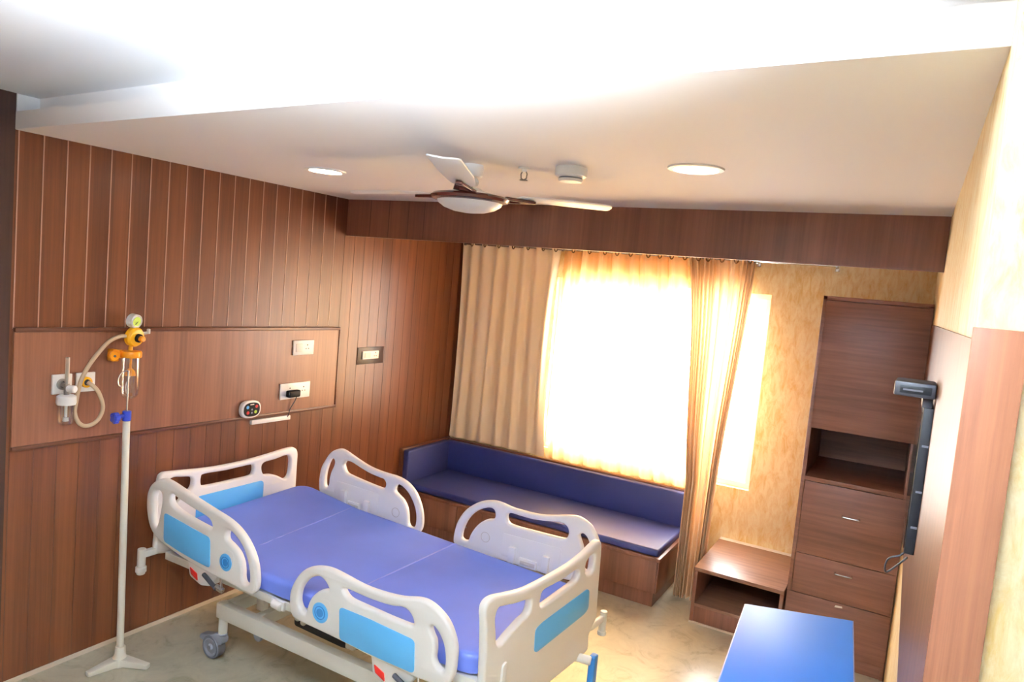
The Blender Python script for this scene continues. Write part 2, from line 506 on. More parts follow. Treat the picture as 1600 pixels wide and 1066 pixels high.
# wooden pelmet
bm = B(); box(bm, 0.0, 3.6, 0.0, 0.025, 2.316, H)
for x in (0.208, 0.369, 0.531, 0.661): box(bm, x - 0.0025, x + 0.0025, -0.0015, 0.002, 2.32, H, mi=1)
struct('trim_5', bm, ['pelmet', 'bead_dark'], 'brown laminate pelmet hiding the curtain rail')

# right wall, its pillar face, and the rest of the room behind the camera
XR = 3.586
bm = B()
prism(bm, [(XR, -2.46), (3.605, 1.7), (3.75, 1.7), (3.75, -2.30)], 0, HU + 0.05, lambda u, v, w: (u, v, w))
prism(bm, [(XR, -2.46), (3.75, -2.30), (5.3, -2.30), (5.3, -2.46)], 0, HU + 0.05, lambda u, v, w: (u, v, w))
struct('wall_right', bm, 'yellow', 'yellow textured wall and corner on the right')
bm = B(); box(bm, 5.2, 5.32, -5.3, -2.4, 0, HU + 0.05); struct('wall_side', bm, 'plaster', 'plain white wall to the right behind the camera')
bm = B(); box(bm, -0.12, 5.32, -5.32, -5.2, 0, HU + 0.05); struct('wall_front', bm, 'plaster', 'plain white wall behind the camera')
# laminate cladding that carries the television
bm = B()
prism(bm, [(-2.463, 1.06), (0.05, 0.99), (0.768, 0.86), (0.768, 2.07), (-2.463, 2.075)], 0.0, 1.0, lambda u, v, w: ((XR + (u + 2.46) * 0.0045) - 0.006 + w * 0.006, u, v))
box(bm, XR - 0.006, 3.653, -2.472, -2.459, 0.9, 2.094, 0.001)
struct('trim_6', bm, 'tv_wood', 'brown laminate cladding on the wall corner behind the television')

# ================================================================== CEILING FITTINGS
for i, (x, y, lab) in enumerate(((0.875, -1.125, 'round lit ceiling downlight nearer the brown planked wall'), (2.752, -1.185, 'round lit ceiling downlight nearer the yellow wall'))):
    t = thing('downlight', lab, 'ceiling light', (x, y, H), 'recessed ceiling downlights')
    bm = B(); lathe(bm, [(0.078, -0.002), (0.082, -0.008), (0.100, -0.006), (0.103, 0.0), (0.078, 0.0), (0.078, -0.002)], (x, y, H)); obj('trim_ring', bm, 'white', t)
    bm = B(); lathe(bm, [(0.0, -0.004), (0.079, -0.004), (0.079, 0.0), (0.0, 0.0)], (x, y, H)); obj('light_disc', bm, 'led', t)

x, y = 2.262, -1.2
t = thing('smoke_detector', 'white round smoke detector on the ceiling beside the fan', 'smoke detector', (x, y, H))
bm = B(); lathe(bm, [(0, 0), (0.062, 0), (0.064, -0.012), (0.062, -0.034), (0.052, -0.04), (0, -0.04)], (x, y, H)); obj('base', bm, 'white', t)
bm = B(); lathe(bm, [(0.046, -0.038), (0.046, -0.046), (0.0, -0.046)], (x, y, H)); obj('vent_ring', bm, 'grey', t)
bm = B(); lathe(bm, [(0, -0.046), (0.050, -0.046), (0.044, -0.056), (0, -0.058)], (x, y, H)); obj('cover', bm, 'white', t)
x, y = 2.05, -1.2
t = thing('fire_sprinkler', 'small metal fire sprinkler on the ceiling between fan and smoke detector', 'sprinkler', (x, y, H))
bm = B(); lathe(bm, [(0.012, 0.0), (0.026, -0.001), (0.026, -0.006), (0.011, -0.008), (0.011, -0.018), (0, -0.018)], (x, y, H)); obj('rosette', bm, 'white', t)
bm = B()
for s in (-1, 1): tube(bm, [(x + s * 0.008, y, H - 0.015), (x + s * 0.014, y, H - 0.026), (x + s * 0.012, y, H - 0.044), (x, y, H - 0.05)], 0.0028, 8)
obj('yoke', bm, 'steel', t)
bm = B(); lathe(bm, [(0, -0.049), (0.016, -0.049), (0.017, -0.052), (0, -0.053)], (x, y, H)); obj('deflector', bm, 'steel', t)

# ceiling fan
FX, FY = 1.838, -1.262
t = thing('ceiling_fan', 'white three-bladed ceiling fan with maroon trim and opal bowl', 'ceiling fan', (FX, FY, H))
bm = B(); lathe(bm, [(0, 0), (0.045, 0), (0.047, -0.018), (0.045, -0.045), (0.04, -0.05), (0, -0.05)], (FX, FY, H)); obj('canopy', bm, 'fanwhite', t)
bm = B(); cyl(bm, (FX, FY, H - 0.045), (FX, FY, H - 0.13), 0.008); obj('down_rod', bm, 'steel', t)
bm = B(); lathe(bm, [(0, -0.020), (0.014, -0.015), (0.02, 0), (0.014, 0.015), (0, 0.020)], (FX + 0.034, FY - 0.03, 2.49), (0, 0, 1), 16); obj('canopy_knob', bm, 'white', t)
ZB = 2.437
bm = B(); lathe(bm, [(0, 0.032), (0.045, 0.032), (0.05, 0.024), (0.10, 0.014), (0.150, 0.0), (0.152, -0.008), (0.14, -0.014), (0, -0.014)], (FX, FY, ZB), seg=40); obj('motor_housing', bm, 'fanwhite', t)
bm = B(); lathe(bm, [(0.135, 0.004), (0.156, 0.002), (0.166, -0.007), (0.160, -0.018), (0.138, -0.024), (0.132, -0.016), (0.135, 0.004)], (FX, FY, ZB), seg=44); obj('trim_ring', bm, 'fanbrown', t)
bm = B(); lathe(bm, [(0.138, -0.02), (0.132, -0.034), (0.108, -0.050), (0.07, -0.062), (0.03, -0.067), (0, -0.068)], (FX, FY, ZB), seg=40); obj('light_bowl', bm, 'bulb', t)
for ang, rise in ((52, 0.028), (176, 0.002), (294, 0.052)):
    a = math.radians(ang)
    R = Matrix.Translation((FX, FY, ZB + 0.004)) @ Matrix.Rotation(a, 4, 'Z')
    Rp = R @ Matrix.Rotation(math.radians(-5), 4, 'X')
    outl = round_poly([(0.20, -0.048), (0.36, -0.062), (0.655, -0.058), (0.672, 0.02), (0.655, 0.062), (0.36, 0.066), (0.20, 0.05)], 0.03)
    bm = B(); prism(bm, outl, 0.0, 0.006, lambda u, v, w: (u, v, w + 0.008 * (v / 0.06) ** 2 + rise * u), 0.0015); bm.transform(Rp)
    bl = obj('blade', bm, 'fanwhite', t)
    bm = B()
    shape2d(bm, round_poly([(0.14, -0.05), (0.30, -0.012), (0.30, 0.012), (0.14, 0.05)], 0.012), [round_poly([(0.165, -0.022), (0.225, -0.008), (0.225, 0.008), (0.165, 0.022)], 0.006)], 0.006, 0.003, lambda u, v, w: (u, v, w - 0.004 + rise * u))
    bm.transform(Rp); obj('blade_bracket', bm, 'fanbrown', t)

# ================================================================== THINGS ON THE LEFT WALL
PW = 0.0165     # face of the laminate panel


def wall_plate(name, lab, cat, y0, y1, z0, z1, xw, grp=None, sockets=(), switches=()):
    t = thing(name, lab, cat, (xw, (y0 + y1) / 2, (z0 + z1) / 2), grp)
    bm = B(); box(bm, xw, xw + 0.011, y0, y1, z0, z1, 0.003); obj('face_plate', bm, 'white', t)
    for yc, zc in sockets:
        bm = B()
        for dy, dz, r in ((0, 0.017, 0.005), (-0.011, -0.007, 0.004), (0.011, -0.007, 0.004)):
            cyl(bm, (xw + 0.0105, yc + dy, zc + dz), (xw + 0.0118, yc + dy, zc + dz), r, seg=12)
        obj('socket_hole', bm, 'darkgrey', t)
    for ya, yb, za, zb in switches:
        bm = B(); box(bm, xw + 0.010, xw + 0.0145, ya, yb, za, zb, 0.002); obj('rocker_switch', bm, 'offwhite', t)
    return t


wall_plate('power_socket', 'white socket plate high on the laminate panel above the plugged one', 'socket', -0.445, -0.265, 1.494, 1.592, PW, 'wall power sockets',
           [(-0.325, 1.543)], [(-0.425, -0.37, 1.515, 1.57)])
wall_plate('power_socket', 'wide white socket plate with a black adapter plugged into it', 'socket', -0.533, -0.277, 1.207, 1.312, PW, 'wall power sockets',
           [(-0.335, 1.262), (-0.455, 1.262)], [])
wall_plate('power_socket', 'small white socket plate set in a dark cut-out beside the headboard panel', 'socket', 0.245, 0.425, 1.430, 1.49, 0.006, 'wall power sockets',
           [(0.385, 1.459)], [(0.265, 0.33, 1.442, 1.478)])
bm = B(); box(bm, 0.0, 0.006, 0.200, 0.492, 1.392, 1.518, 0.001); struct('trim_7', bm, 'dark_wood', 'dark rectangular cut-out around the small socket')

t = thing('power_adapter', 'black plug adapter in the lower socket with a thin dark cable', 'adapter', (PW + 0.012, -0.45, 1.25))
bm = B(); box(bm, PW + 0.012, PW + 0.05, -0.492, -0.392, 1.222, 1.268, 0.010, seg=3); obj('adapter_body', bm, 'black', t)
bm = B(); tube(bm, catmull([(PW + 0.03, -0.41, 1.225), (PW + 0.02, -0.415, 1.19), (0.025, -0.44, 1.14), (0.03, -0.455, 1.105), (0.02, -0.46, 1.085)]), 0.003, 8); obj('cable', bm, 'darkgrey', t)

t = thing('nurse_call_unit', 'white oval call unit with black face and coloured buttons below the socket', 'call unit', (PW, -0.76, 1.175))
sup = lambda ry, rz, n=36, e=2.6: [(ry * math.copysign(abs(math.cos(2 * PI * k / n)) ** (2 / e), math.cos(2 * PI * k / n)), rz * math.copysign(abs(math.sin(2 * PI * k / n)) ** (2 / e), math.sin(2 * PI * k / n))) for k in range(n)]
cy, cz = -0.775, 1.178
bm = B(); prism(bm, sup(0.074, 0.055), 0.0, 0.032, lambda u, v, w: (0.017 + w, cy + u, cz + v), 0.008); obj('housing', bm, 'white', t)
bm = B(); prism(bm, sup(0.060, 0.043), 0.0, 0.003, lambda u, v, w: (0.049 + w, cy + u, cz + v)); obj('face', bm, 'black', t)
for (dy, dz, mm, nm) in ((-0.033, 0.016, 'bedblue', 'button'), (0.034, 0.017, 'red', 'button'), (-0.03, -0.018, 'red', 'button'), (0.028, -0.016, 'green', 'button'), (0, 0.0, 'grey', 'button'), (0, -0.02, 'grey', 'button')):
    bm = B(); cyl(bm, (0.0515, cy + dy, cz + dz), (0.054, cy + dy, cz + dz), 0.0105 if mm != 'grey' else 0.006, seg=16, bev=0.001); b = obj(nm, bm, mm, t); b['label'] = {'bedblue': 'pale blue', 'red': 'red', 'green': 'green', 'grey': 'grey'}[mm] + ' button'
bm = B(); box(bm, 0.0515, 0.0525, cy - 0.014, cy + 0.014, cz + 0.028, cz + 0.034); obj('logo_strip', bm, 'offwhite', t)
bm = B(); prism(bm, [(-0.745, 1.073), (-0.432, 1.068), (-0.432, 1.096), (-0.745, 1.101)], 0.0, 0.022, lambda u, v, w: (w + 0.0022, u, v), 0.002)
tag(obj('cable_trunking', bm, 'white', loc=(0.002, -0.59, 1.085)), 'white plastic cable trunking below the oval call unit', 'cable trunking')

# medical gas outlets
for yc, zc, mm, lab in ((-1.888, 1.4245, 'bedwhite', 'white gas outlet plate behind the flowmeter'), (-1.777, 1.4255, 'yellowp', 'white gas outlet plate with yellow ring and hose plugged in')):
    t = thing('gas_outlet', lab, 'gas outlet', (PW, yc, zc), 'medical gas outlets')
    bm = B(); box(bm, PW, PW + 0.012, yc - 0.045, yc + 0.045, zc - 0.047, zc + 0.047, 0.002); obj('face_plate', bm, 'white', t)
    bm = B(); lathe(bm, [(0.016, 0.0), (0.016, 0.014), (0.026, 0.012), (0.027, 0.0)], (PW + 0.011, yc, zc), (1, 0, 0), 24); obj('ring', bm, mm if mm == 'yellowp' else 'steel', t)
    bm = B(); lathe(bm, [(0, 0.008), (0.008, 0.010), (0.015, 0.008), (0.015, 0.0)], (PW + 0.011, yc, zc), (1, 0, 0), 20); obj('valve', bm, 'darkgrey', t)

# flowmeter with humidifier bottle, plugged into the first outlet
cx, cy = 0.075, -1.893
t = thing('oxygen_flowmeter', 'oxygen flowmeter with white cap and clear humidifier bottle on outlet', 'flowmeter', (cx, cy, 1.24))
bm = B(); lathe(bm, [(0, 1.56), (0.009, 1.56), (0.0095, 1.44), (0.0095, 1.40), (0, 1.40)], (cx, cy, 0), seg=20); obj('flow_tube', bm, 'frosted', t)
bm = B(); cyl(bm, (cx, cy, 1.405), (cx, cy, 1.54), 0.0035, seg=10); cyl(bm, (PW + 0.02, cy, 1.4245), (cx, cy, 1.4245), 0.011, seg=16); cyl(bm, (cx, cy, 1.376), (cx, cy, 1.435), 0.012, seg=16); obj('valve_body', bm, 'steel', t)
bm = B(); cyl(bm, (cx + 0.008, cy, 1.412), (cx + 0.045, cy + 0.016, 1.412), 0.017, 0.018, seg=18, bev=0.004); obj('valve_knob', bm, 'white', t)
bm = B(); lathe(bm, [(0, 1.382), (0.030, 1.382), (0.041, 1.375), (0.043, 1.345), (0.040, 1.335), (0, 1.335)], (cx, cy, 0)); obj('cap', bm, 'white', t)
bm = B(); lathe(bm, [(0.034, 1.336), (0.034, 1.27), (0.031, 1.245), (0.022, 1.238), (0, 1.238)], (cx, cy, 0)); obj('humidifier_bottle', bm, 'clearp', t)
bm = B(); cyl(bm, (cx, cy, 1.262), (cx, cy, 1.336), 0.0065, seg=12); lathe(bm, [(0, 1.275), (0.012, 1.272), (0.013, 1.255), (0, 1.252)], (cx, cy, 0), seg=16); obj('dip_tube', bm, 'white', t)

# suction regulator, yellow
cx, cy = 0.075, -1.568
t = thing('suction_regulator', 'yellow suction regulator with round white gauge above the clear jar', 'suction regulator', (cx, cy, 1.65))
ax = Vector((1.0, 0.22, -0.12)).normalized()
o0 = Vector((0.045, cy, 1.65))
bm = B(); lathe(bm, [(0, 0), (0.04, 0), (0.05, 0.008), (0.051, 0.03), (0.043, 0.042), (0.022, 0.046), (0, 0.046)], o0, ax); cyl(bm, (PW, cy, 1.65), o0, 0.016); cyl(bm, (0.06, cy, 1.69), (0.06, cy, 1.712), 0.012); cyl(bm, (0.062, cy - 0.01, 1.60), (0.062, cy - 0.01, 1.578), 0.010); obj('regulator_body', bm, 'yellowp', t)
k0 = o0 + ax * 0.045
bm = B(); lathe(bm, [(0, 0), (0.022, 0), (0.022, 0.012), (0.017, 0.016), (0, 0.016)], k0, ax, 24); obj('knob_collar', bm, 'black', t)
bm = B(); lathe(bm, [(0, 0.014), (0.014, 0.014), (0.015, 0.034), (0.010, 0.040), (0, 0.040)], k0, ax, 20); obj('knob', bm, 'orangep', t)
g0 = Vector((0.045, cy - 0.004, 1.732))
bm = B(); lathe(bm, [(0, 0), (0.030, 0), (0.036, 0.005), (0.036, 0.038), (0.030, 0.044), (0.027, 0.038), (0, 0.038)], g0, ax); obj('gauge_case', bm, 'white', t)
bm = B(); lathe(bm, [(0, 0.0395), (0.024, 0.0395), (0.024, 0.038), (0, 0.038)], g0, ax); dl = obj('gauge_dial', bm, 'green', t)
d_, u_, w_ = frame_of(ax)
bm = B(); tube(bm, [g0 + ax * 0.041 - u_ * 0.006, g0 + ax * 0.041 + w_ * 0.016 + u_ * 0.008], 0.0014, 6); obj('needle', bm, 'darkgrey', dl)
bm = B(); cyl(bm, (0.07, cy + 0.045, 1.664), (0.085, cy + 0.075, 1.672), 0.007); cyl(bm, (0.082, cy + 0.07, 1.664), (0.082, cy + 0.07, 1.69), 0.009, bev=0.002); obj('side_valve', bm, 'offwhite', t)

# suction jar on its orange bracket
cx, cy = 0.075, -1.582
t = thing('suction_jar', 'clear suction jar hanging from an orange bracket under the regulator', 'suction jar', (cx, cy, 1.34))
bm = B()
lathe(bm, [(0.030, 1.545), (0.048, 1.545), (0.050, 1.55), (0.050, 1.572), (0.047, 1.577), (0, 1.577), (0, 1.566), (0.030, 1.562), (0.030, 1.545)], (cx, cy, 0), seg=32)
box(bm, PW, 0.07, -1.672, -1.64, 1.526, 1.586, 0.006); box(bm, 0.035, 0.062, -1.65, -1.615, 1.54, 1.582, 0.005)
cyl(bm, (0.05, -1.665, 1.555), (0.078, -1.668, 1.555), 0.026, bev=0.004)
obj('bracket', bm, 'orangep', t)
bm = B(); cyl(bm, (0.074, -1.668, 1.555), (0.081, -1.669, 1.555), 0.006, seg=12); obj('screw', bm, 'darkgrey', t)
bm = B(); lathe(bm, [(0.043, 1.548), (0.044, 1.40), (0.040, 1.352), (0.028, 1.338), (0, 1.336)], (cx, cy, 0), seg=32); obj('jar', bm, 'clearp', t)
bm = B(); cyl(bm, (cx, cy, 1.565), (cx, cy, 1.47), 0.006, seg=14); lathe(bm, [(0, 1.488), (0.010, 1.486), (0.022, 1.472), (0.026, 1.452), (0, 1.450)], (cx, cy, 0), seg=24); obj('float_valve', bm, 'orangep', t)
bm = B(); tube(bm, catmull([(cx, cy, 1.452), (cx + 0.005, cy - 0.012, 1.43), (cx + 0.01, cy - 0.028, 1.40), (cx + 0.008, cy - 0.022, 1.37), (cx, cy - 0.01, 1.355)]), 0.0035, 8); obj('suction_tube', bm, 'offwhite', t)

# hose from regulator to the yellow outlet
pts = [(0.07, -1.612, 1.653), (0.075, -1.65, 1.652), (0.08, -1.71, 1.623), (0.085, -1.787, 1.535), (0.085, -1.828, 1.46), (0.075, -1.838, 1.40), (0.06, -1.838, 1.34), (0.05, -1.838, 1.285), (0.065, -1.825, 1.236), (0.07, -1.788, 1.216), (0.07, -1.738, 1.237), (0.07, -1.713, 1.297), (0.07, -1.735, 1.372), (0.06, -1.76, 1.41), (0.04, -1.775, 1.4255)]
bm = B(); tube(bm, catmull(pts, 6), 0.0098, 12)
tag(obj('suction_hose', bm, 'hose', loc=(0.04, -1.777, 1.4255)), 'beige rubber hose looping from yellow regulator to yellow outlet', 'hose')

# ================================================================== IV STAND
ix, iy = 0.232, -1.672
t = thing('iv_stand', 'white drip stand with blue clamp standing left of the bed', 'IV stand', (ix, iy, 0))
bm = B()
for a in (24, 144, 264):
    ca, sa = math.cos(math.radians(a)), math.sin(math.radians(a))
    ln = 0.155
    poly = [(0.0, -0.03), (ln, -0.017), (ln, 0.017), (0.0, 0.03)]
    prism(bm, round_poly(poly, 0.008), 0.004, 0.026, lambda u, v, w: (ix + u * ca - v * sa, iy + u * sa + v * ca, w + (0.022 * (1 - min(1, u / 0.10)) if w > 0.01 else 0.0)), 0.003)
lathe(bm, [(0, 0.0), (0.034, 0.0), (0.034, 0.04), (0.024, 0.062), (0.022, 0.10), (0, 0.10)], (ix, iy, 0), seg=28)
obj('tripod_base', bm, 'ivory', t)
bm = B(); cyl(bm, (ix, iy, 0.09), (ix - 0.03, iy, 1.256), 0.0165); obj('pole', bm, 'ivory', t)
bm = B(); cyl(bm, (ix - 0.030, iy, 1.25), (ix - 0.030, iy, 1.30), 0.020, bev=0.003); cyl(bm, (ix - 0.03, iy - 0.012, 1.277), (ix - 0.03, iy - 0.05, 1.274), 0.010); obj('clamp_collar', bm, 'blueclamp', t)
bm = B()
kc = Vector((ix - 0.03 + 0.004, iy - 0.06, 1.272))
for k in range(5):
    a = 2 * PI * k / 5
    cyl(bm, kc + Vector((0.016 * math.cos(a) - 0.0, 0.012, 0.016 * math.sin(a))), kc + Vector((0.016 * math.cos(a), -0.012, 0.016 * math.sin(a))), 0.013, seg=14, bev=0.003)
cyl(bm, kc + Vector((0, 0.013, 0)), kc + Vector((0, -0.014, 0)), 0.017, bev=0.003)
obj('clamp_knob', bm, 'blueclamp', t)
bm = B(); cyl(bm, (ix - 0.03, iy, 1.29), (ix - 0.033, iy, 1.50), 0.0045, seg=12)
tube(bm, catmull([(ix - 0.033, iy, 1.495), (ix - 0.032, iy - 0.01, 1.50), (ix - 0.032, iy - 0.035, 1.49), (ix - 0.032, iy - 0.05, 1.46), (ix - 0.032, iy - 0.046, 1.43), (ix - 0.032, iy - 0.03, 1.425)]), 0.0035, 8)
obj('hook_rod', bm, 'chrome', t)

# ================================================================== HOSPITAL BED
bed = thing('hospital_bed', 'white electric-style hospital bed with sky-blue panels against the brown wall', 'hospital bed', (1.2, -0.93, 0))
bed['label'] = 'white hospital bed with sky-blue panels, its head at the brown wall'


def xz(Y, s=1.0):
    return lambda u, v, w: (u, Y + s * w, v)


FN_OUT = [(1.164,0.553),(1.168,0.603),(1.189,0.652),(1.225,0.702),(1.270,0.736),(1.331,0.758),(1.399,0.766),(1.475,0.759),(1.550,0.749),(1.622,0.744),(1.707,0.747),(1.794,0.757),(1.879,0.778),(1.930,0.779),(1.983,0.760),(2.030,0.727),(2.063,0.679),(2.081,0.626),(2.083,0.568),(2.079,0.518),(2.062,0.477),(2.03,0.455),(1.924,0.446),(1.79,0.448),(1.636,0.453),(1.503,0.463),(1.349,0.469),(1.215,0.474),(1.178,0.497)]
FN_A = [(1.220,0.571),(1.226,0.615),(1.250,0.659),(1.287,0.693),(1.333,0.713),(1.366,0.707),(1.390,0.687),(1.398,0.668),(1.370,0.663),(1.333,0.642),(1.303,0.610),(1.285,0.578),(1.275,0.544),(1.268,0.520),(1.246,0.527),(1.228,0.546)]
FN_B = [(1.481,0.700),(1.517,0.705),(1.583,0.701),(1.662,0.700),(1.745,0.705),(1.805,0.717),(1.839,0.710),(1.861,0.689),(1.868,0.666),(1.852,0.655),(1.804,0.654),(1.736,0.655),(1.666,0.658),(1.594,0.661),(1.529,0.665),(1.498,0.677)]
FN_C = [(1.952,0.676),(1.967,0.688),(1.992,0.672),(2.018,0.637),(2.031,0.598),(2.036,0.557),(2.032,0.522),(2.018,0.517),(1.996,0.532),(1.983,0.555),(1.984,0.593),(1.977,0.629),(1.962,0.652)]
FN_P = [(1.471,0.618),(1.634,0.617),(1.740,0.611),(1.884,0.603),(1.895,0.463),(1.720,0.464),(1.613,0.467),(1.484,0.474)]
FF_OUT = [(1.337,0.587),(1.343,0.647),(1.363,0.710),(1.402,0.771),(1.456,0.819),(1.511,0.850),(1.574,0.868),(1.630,0.869),(1.701,0.858),(1.770,0.856),(1.837,0.857),(1.903,0.864),(1.967,0.878),(2.041,0.896),(2.091,0.904),(2.135,0.894),(2.175,0.872),(2.202,0.841),(2.225,0.801),(2.235,0.763),(2.237,0.717),(2.231,0.657),(2.215,0.60),(2.18,0.565),(2.05,0.550),(1.8,0.547),(1.55,0.550),(1.375,0.552),(1.345,0.562)]
FF_A = [(1.391,0.614),(1.398,0.661),(1.422,0.718),(1.461,0.769),(1.515,0.807),(1.564,0.825),(1.593,0.817),(1.602,0.787),(1.591,0.766),(1.550,0.753),(1.509,0.724),(1.477,0.687),(1.452,0.642),(1.440,0.607),(1.419,0.597),(1.400,0.600)]
FF_B = [(1.677,0.793),(1.681,0.816),(1.704,0.827),(1.760,0.825),(1.841,0.825),(1.938,0.838),(2.008,0.848),(2.041,0.836),(2.054,0.809),(2.047,0.778),(2.023,0.767),(1.946,0.764),(1.847,0.762),(1.746,0.761),(1.693,0.767)]
FF_C = [(2.118,0.80),(2.122,0.815),(2.140,0.822),(2.165,0.802),(2.182,0.760),(2.190,0.71),(2.185,0.655),(2.170,0.632),(2.152,0.65),(2.147,0.70),(2.142,0.745)]
HF_OUT = [(0.267,0.668),(0.266,0.719),(0.277,0.786),(0.306,0.843),(0.343,0.895),(0.382,0.925),(0.430,0.941),(0.471,0.936),(0.530,0.917),(0.595,0.896),(0.668,0.877),(0.746,0.866),(0.823,0.862),(0.883,0.861),(0.943,0.851),(0.996,0.828),(1.044,0.787),(1.081,0.731),(1.101,0.676),(1.109,0.619),(1.101,0.574),(1.07,0.55),(0.95,0.540),(0.7,0.545),(0.45,0.555),(0.330,0.580),(0.294,0.603),(0.274,0.637)]
HF_A = [(0.315,0.698),(0.315,0.749),(0.330,0.810),(0.351,0.855),(0.375,0.867),(0.390,0.854),(0.387,0.825),(0.366,0.779),(0.356,0.733),(0.353,0.694),(0.339,0.671),(0.322,0.673)]
HF_B = [(0.468,0.838),(0.474,0.862),(0.493,0.875),(0.534,0.874),(0.599,0.856),(0.680,0.836),(0.758,0.826),(0.796,0.822),(0.815,0.802),(0.812,0.777),(0.794,0.764),(0.717,0.768),(0.622,0.778),(0.542,0.788),(0.492,0.800)]
HF_C = [(0.887,0.781),(0.896,0.804),(0.913,0.815),(0.947,0.807),(0.994,0.776),(1.031,0.731),(1.054,0.683),(1.062,0.637),(1.059,0.595),(1.039,0.577),(1.017,0.580),(1.004,0.599),(0.998,0.640),(0.985,0.684),(0.955,0.725),(0.916,0.749),(0.892,0.764)]
HN_OUT = [(0.083,0.76),(0.088,0.815),(0.120,0.870),(0.183,0.909),(0.248,0.917),(0.378,0.892),(0.486,0.869),(0.608,0.846),(0.726,0.823),(0.810,0.788),(0.878,0.733),(0.923,0.667),(0.944,0.595),(0.944,0.539),(0.921,0.507),(0.882,0.500),(0.752,0.510),(0.583,0.520),(0.406,0.541),(0.237,0.575),(0.159,0.603),(0.118,0.642),(0.093,0.700)]
HN_A = [(0.140,0.80),(0.152,0.835),(0.180,0.848),(0.205,0.838),(0.212,0.80),(0.203,0.74),(0.192,0.69),(0.176,0.650),(0.160,0.662),(0.146,0.72)]
HN_B = [(0.285,0.815),(0.283,0.843),(0.300,0.856),(0.334,0.843),(0.444,0.820),(0.549,0.804),(0.591,0.791),(0.610,0.768),(0.605,0.748),(0.553,0.751),(0.448,0.763),(0.361,0.778),(0.309,0.794)]
HN_C = [(0.715,0.738),(0.722,0.762),(0.738,0.772),(0.768,0.764),(0.815,0.736),(0.855,0.694),(0.882,0.640),(0.895,0.59),(0.893,0.556),(0.874,0.541),(0.856,0.545),(0.846,0.566),(0.842,0.604),(0.830,0.642),(0.802,0.680),(0.757,0.706),(0.724,0.719)]
HN_P = [(0.243,0.746),(0.354,0.733),(0.481,0.718),(0.606,0.704),(0.618,0.551),(0.493,0.560),(0.367,0.574),(0.249,0.594)]


def side_rail(Y, out, holes, lab):
    bm = B(); shape2d(bm, smooth_loop(out), [smooth_loop(h) for h in holes], 0.019, 0.014, xz(Y))
    r = obj('side_rail', bm, 'bedwhite', bed); r['label'] = lab
    return r


def rail_outer(r, Y, panel, cx, cz, rr):
    bm = B(); prism(bm, round_poly(panel, 0.022), 0.0, 0.004, xz(Y - 0.0222), 0.001); obj('colour_panel', bm, 'bedblue', r)['label'] = 'sky-blue panel'
    bm = B(); lathe(bm, [(0, 0.004), (rr, 0.003), (rr, 0.0), (0, 0.0)], (cx, Y - 0.0185, cz), (0, -1, 0), 32); d = obj('angle_indicator', bm, 'bedblue', r)
    bm = B(); lathe(bm, [(rr * 0.58, 0.003), (rr * 0.58, 0.0055), (rr * 0.68, 0.0055), (rr * 0.68, 0.003)], (cx, Y - 0.0185, cz), (0, -1, 0), 32); lathe(bm, [(0, 0.0055), (rr * 0.42, 0.0055), (rr * 0.42, 0.003), (0, 0.003)], (cx, Y - 0.0185, cz), (0, -1, 0), 24); obj('indicator_ring', bm, 'bedblue2', r)
    bm = B(); prism(bm, round_poly([(cx - rr * 1.5, cz - rr * 1.15), (cx + rr * 1.25, cz - rr * 1.3), (cx + rr * 1.25, cz + rr * 1.5), (cx - rr * 0.2, cz + rr * 1.45)], 0.03), 0.0, 0.0015, xz(Y - 0.0195)); obj('indicator_base', bm, 'bedwhite', r)


def rail_release(r, x, z, Y):
    bm = B(); prism(bm, round_poly([(x - 0.06, z + 0.06), (x + 0.14, z + 0.03), (x + 0.12, z - 0.05), (x + 0.03, z - 0.055), (x - 0.03, z - 0.03)], 0.015), 0.0, 0.05, xz(Y - 0.01), 0.004); b = obj('rail_release', bm, 'bedwhite', r)
    return b


YN, YF = -1.45, -0.37
rn = side_rail(YN, HN_OUT, [HN_A, HN_B, HN_C], 'near side rail at the bed head')
rail_outer(rn, YN, HN_P, 0.729, 0.612, 0.043)
fn = side_rail(YN, FN_OUT, [FN_A, FN_B, FN_C], 'near side rail at the bed foot')
rail_outer(fn, YN, FN_P, 1.362, 0.556, 0.046)
hf = side_rail(YF, HF_OUT, [HF_A, HF_B, HF_C], 'far side rail at the bed head')
ff = side_rail(YF, FF_OUT, [FF_A, FF_B, FF_C], 'far side rail at the bed foot')


def rail_inner(r, Y, plate, arms, slot, cx, cz):
    bm = B(); prism(bm, round_poly(plate, 0.015), 0.0, 0.003, xz(Y - 0.0215), 0.001); obj('mounting_plate', bm, 'bedwhite', r)
    for x, z0, z1 in arms:
        bm = B(); box(bm, x - 0.02, x + 0.02, Y - 0.042, Y - 0.018, z0, z1, 0.004); obj('swing_arm', bm, 'bedwhite', r)
    x0, x1, z0, z1 = slot
    bm = B(); box(bm, x0, x1, Y - 0.034, Y - 0.0185, z0, z1, 0.002); obj('latch_housing', bm, 'bedwhite', r)
    bm = B(); box(bm, x0 + 0.008, x1 - 0.008, Y - 0.036, Y - 0.033, z0 + 0.012, z1 - 0.012, 0.001); box(bm, (x0 + x1) / 2 - 0.02, (x0 + x1) / 2 + 0.01, Y - 0.038, Y - 0.033, z0 + 0.014, z0 + 0.024, 0.001); obj('latch', bm, 'offwhite', r)
    bm = B(); lathe(bm, [(0.026, 0.0), (0.026, 0.003), (0.03, 0.003), (0.03, 0.0)], (cx, Y - 0.0185, cz), (0, -1, 0), 28); obj('indicator_ring', bm, 'offwhite', r)


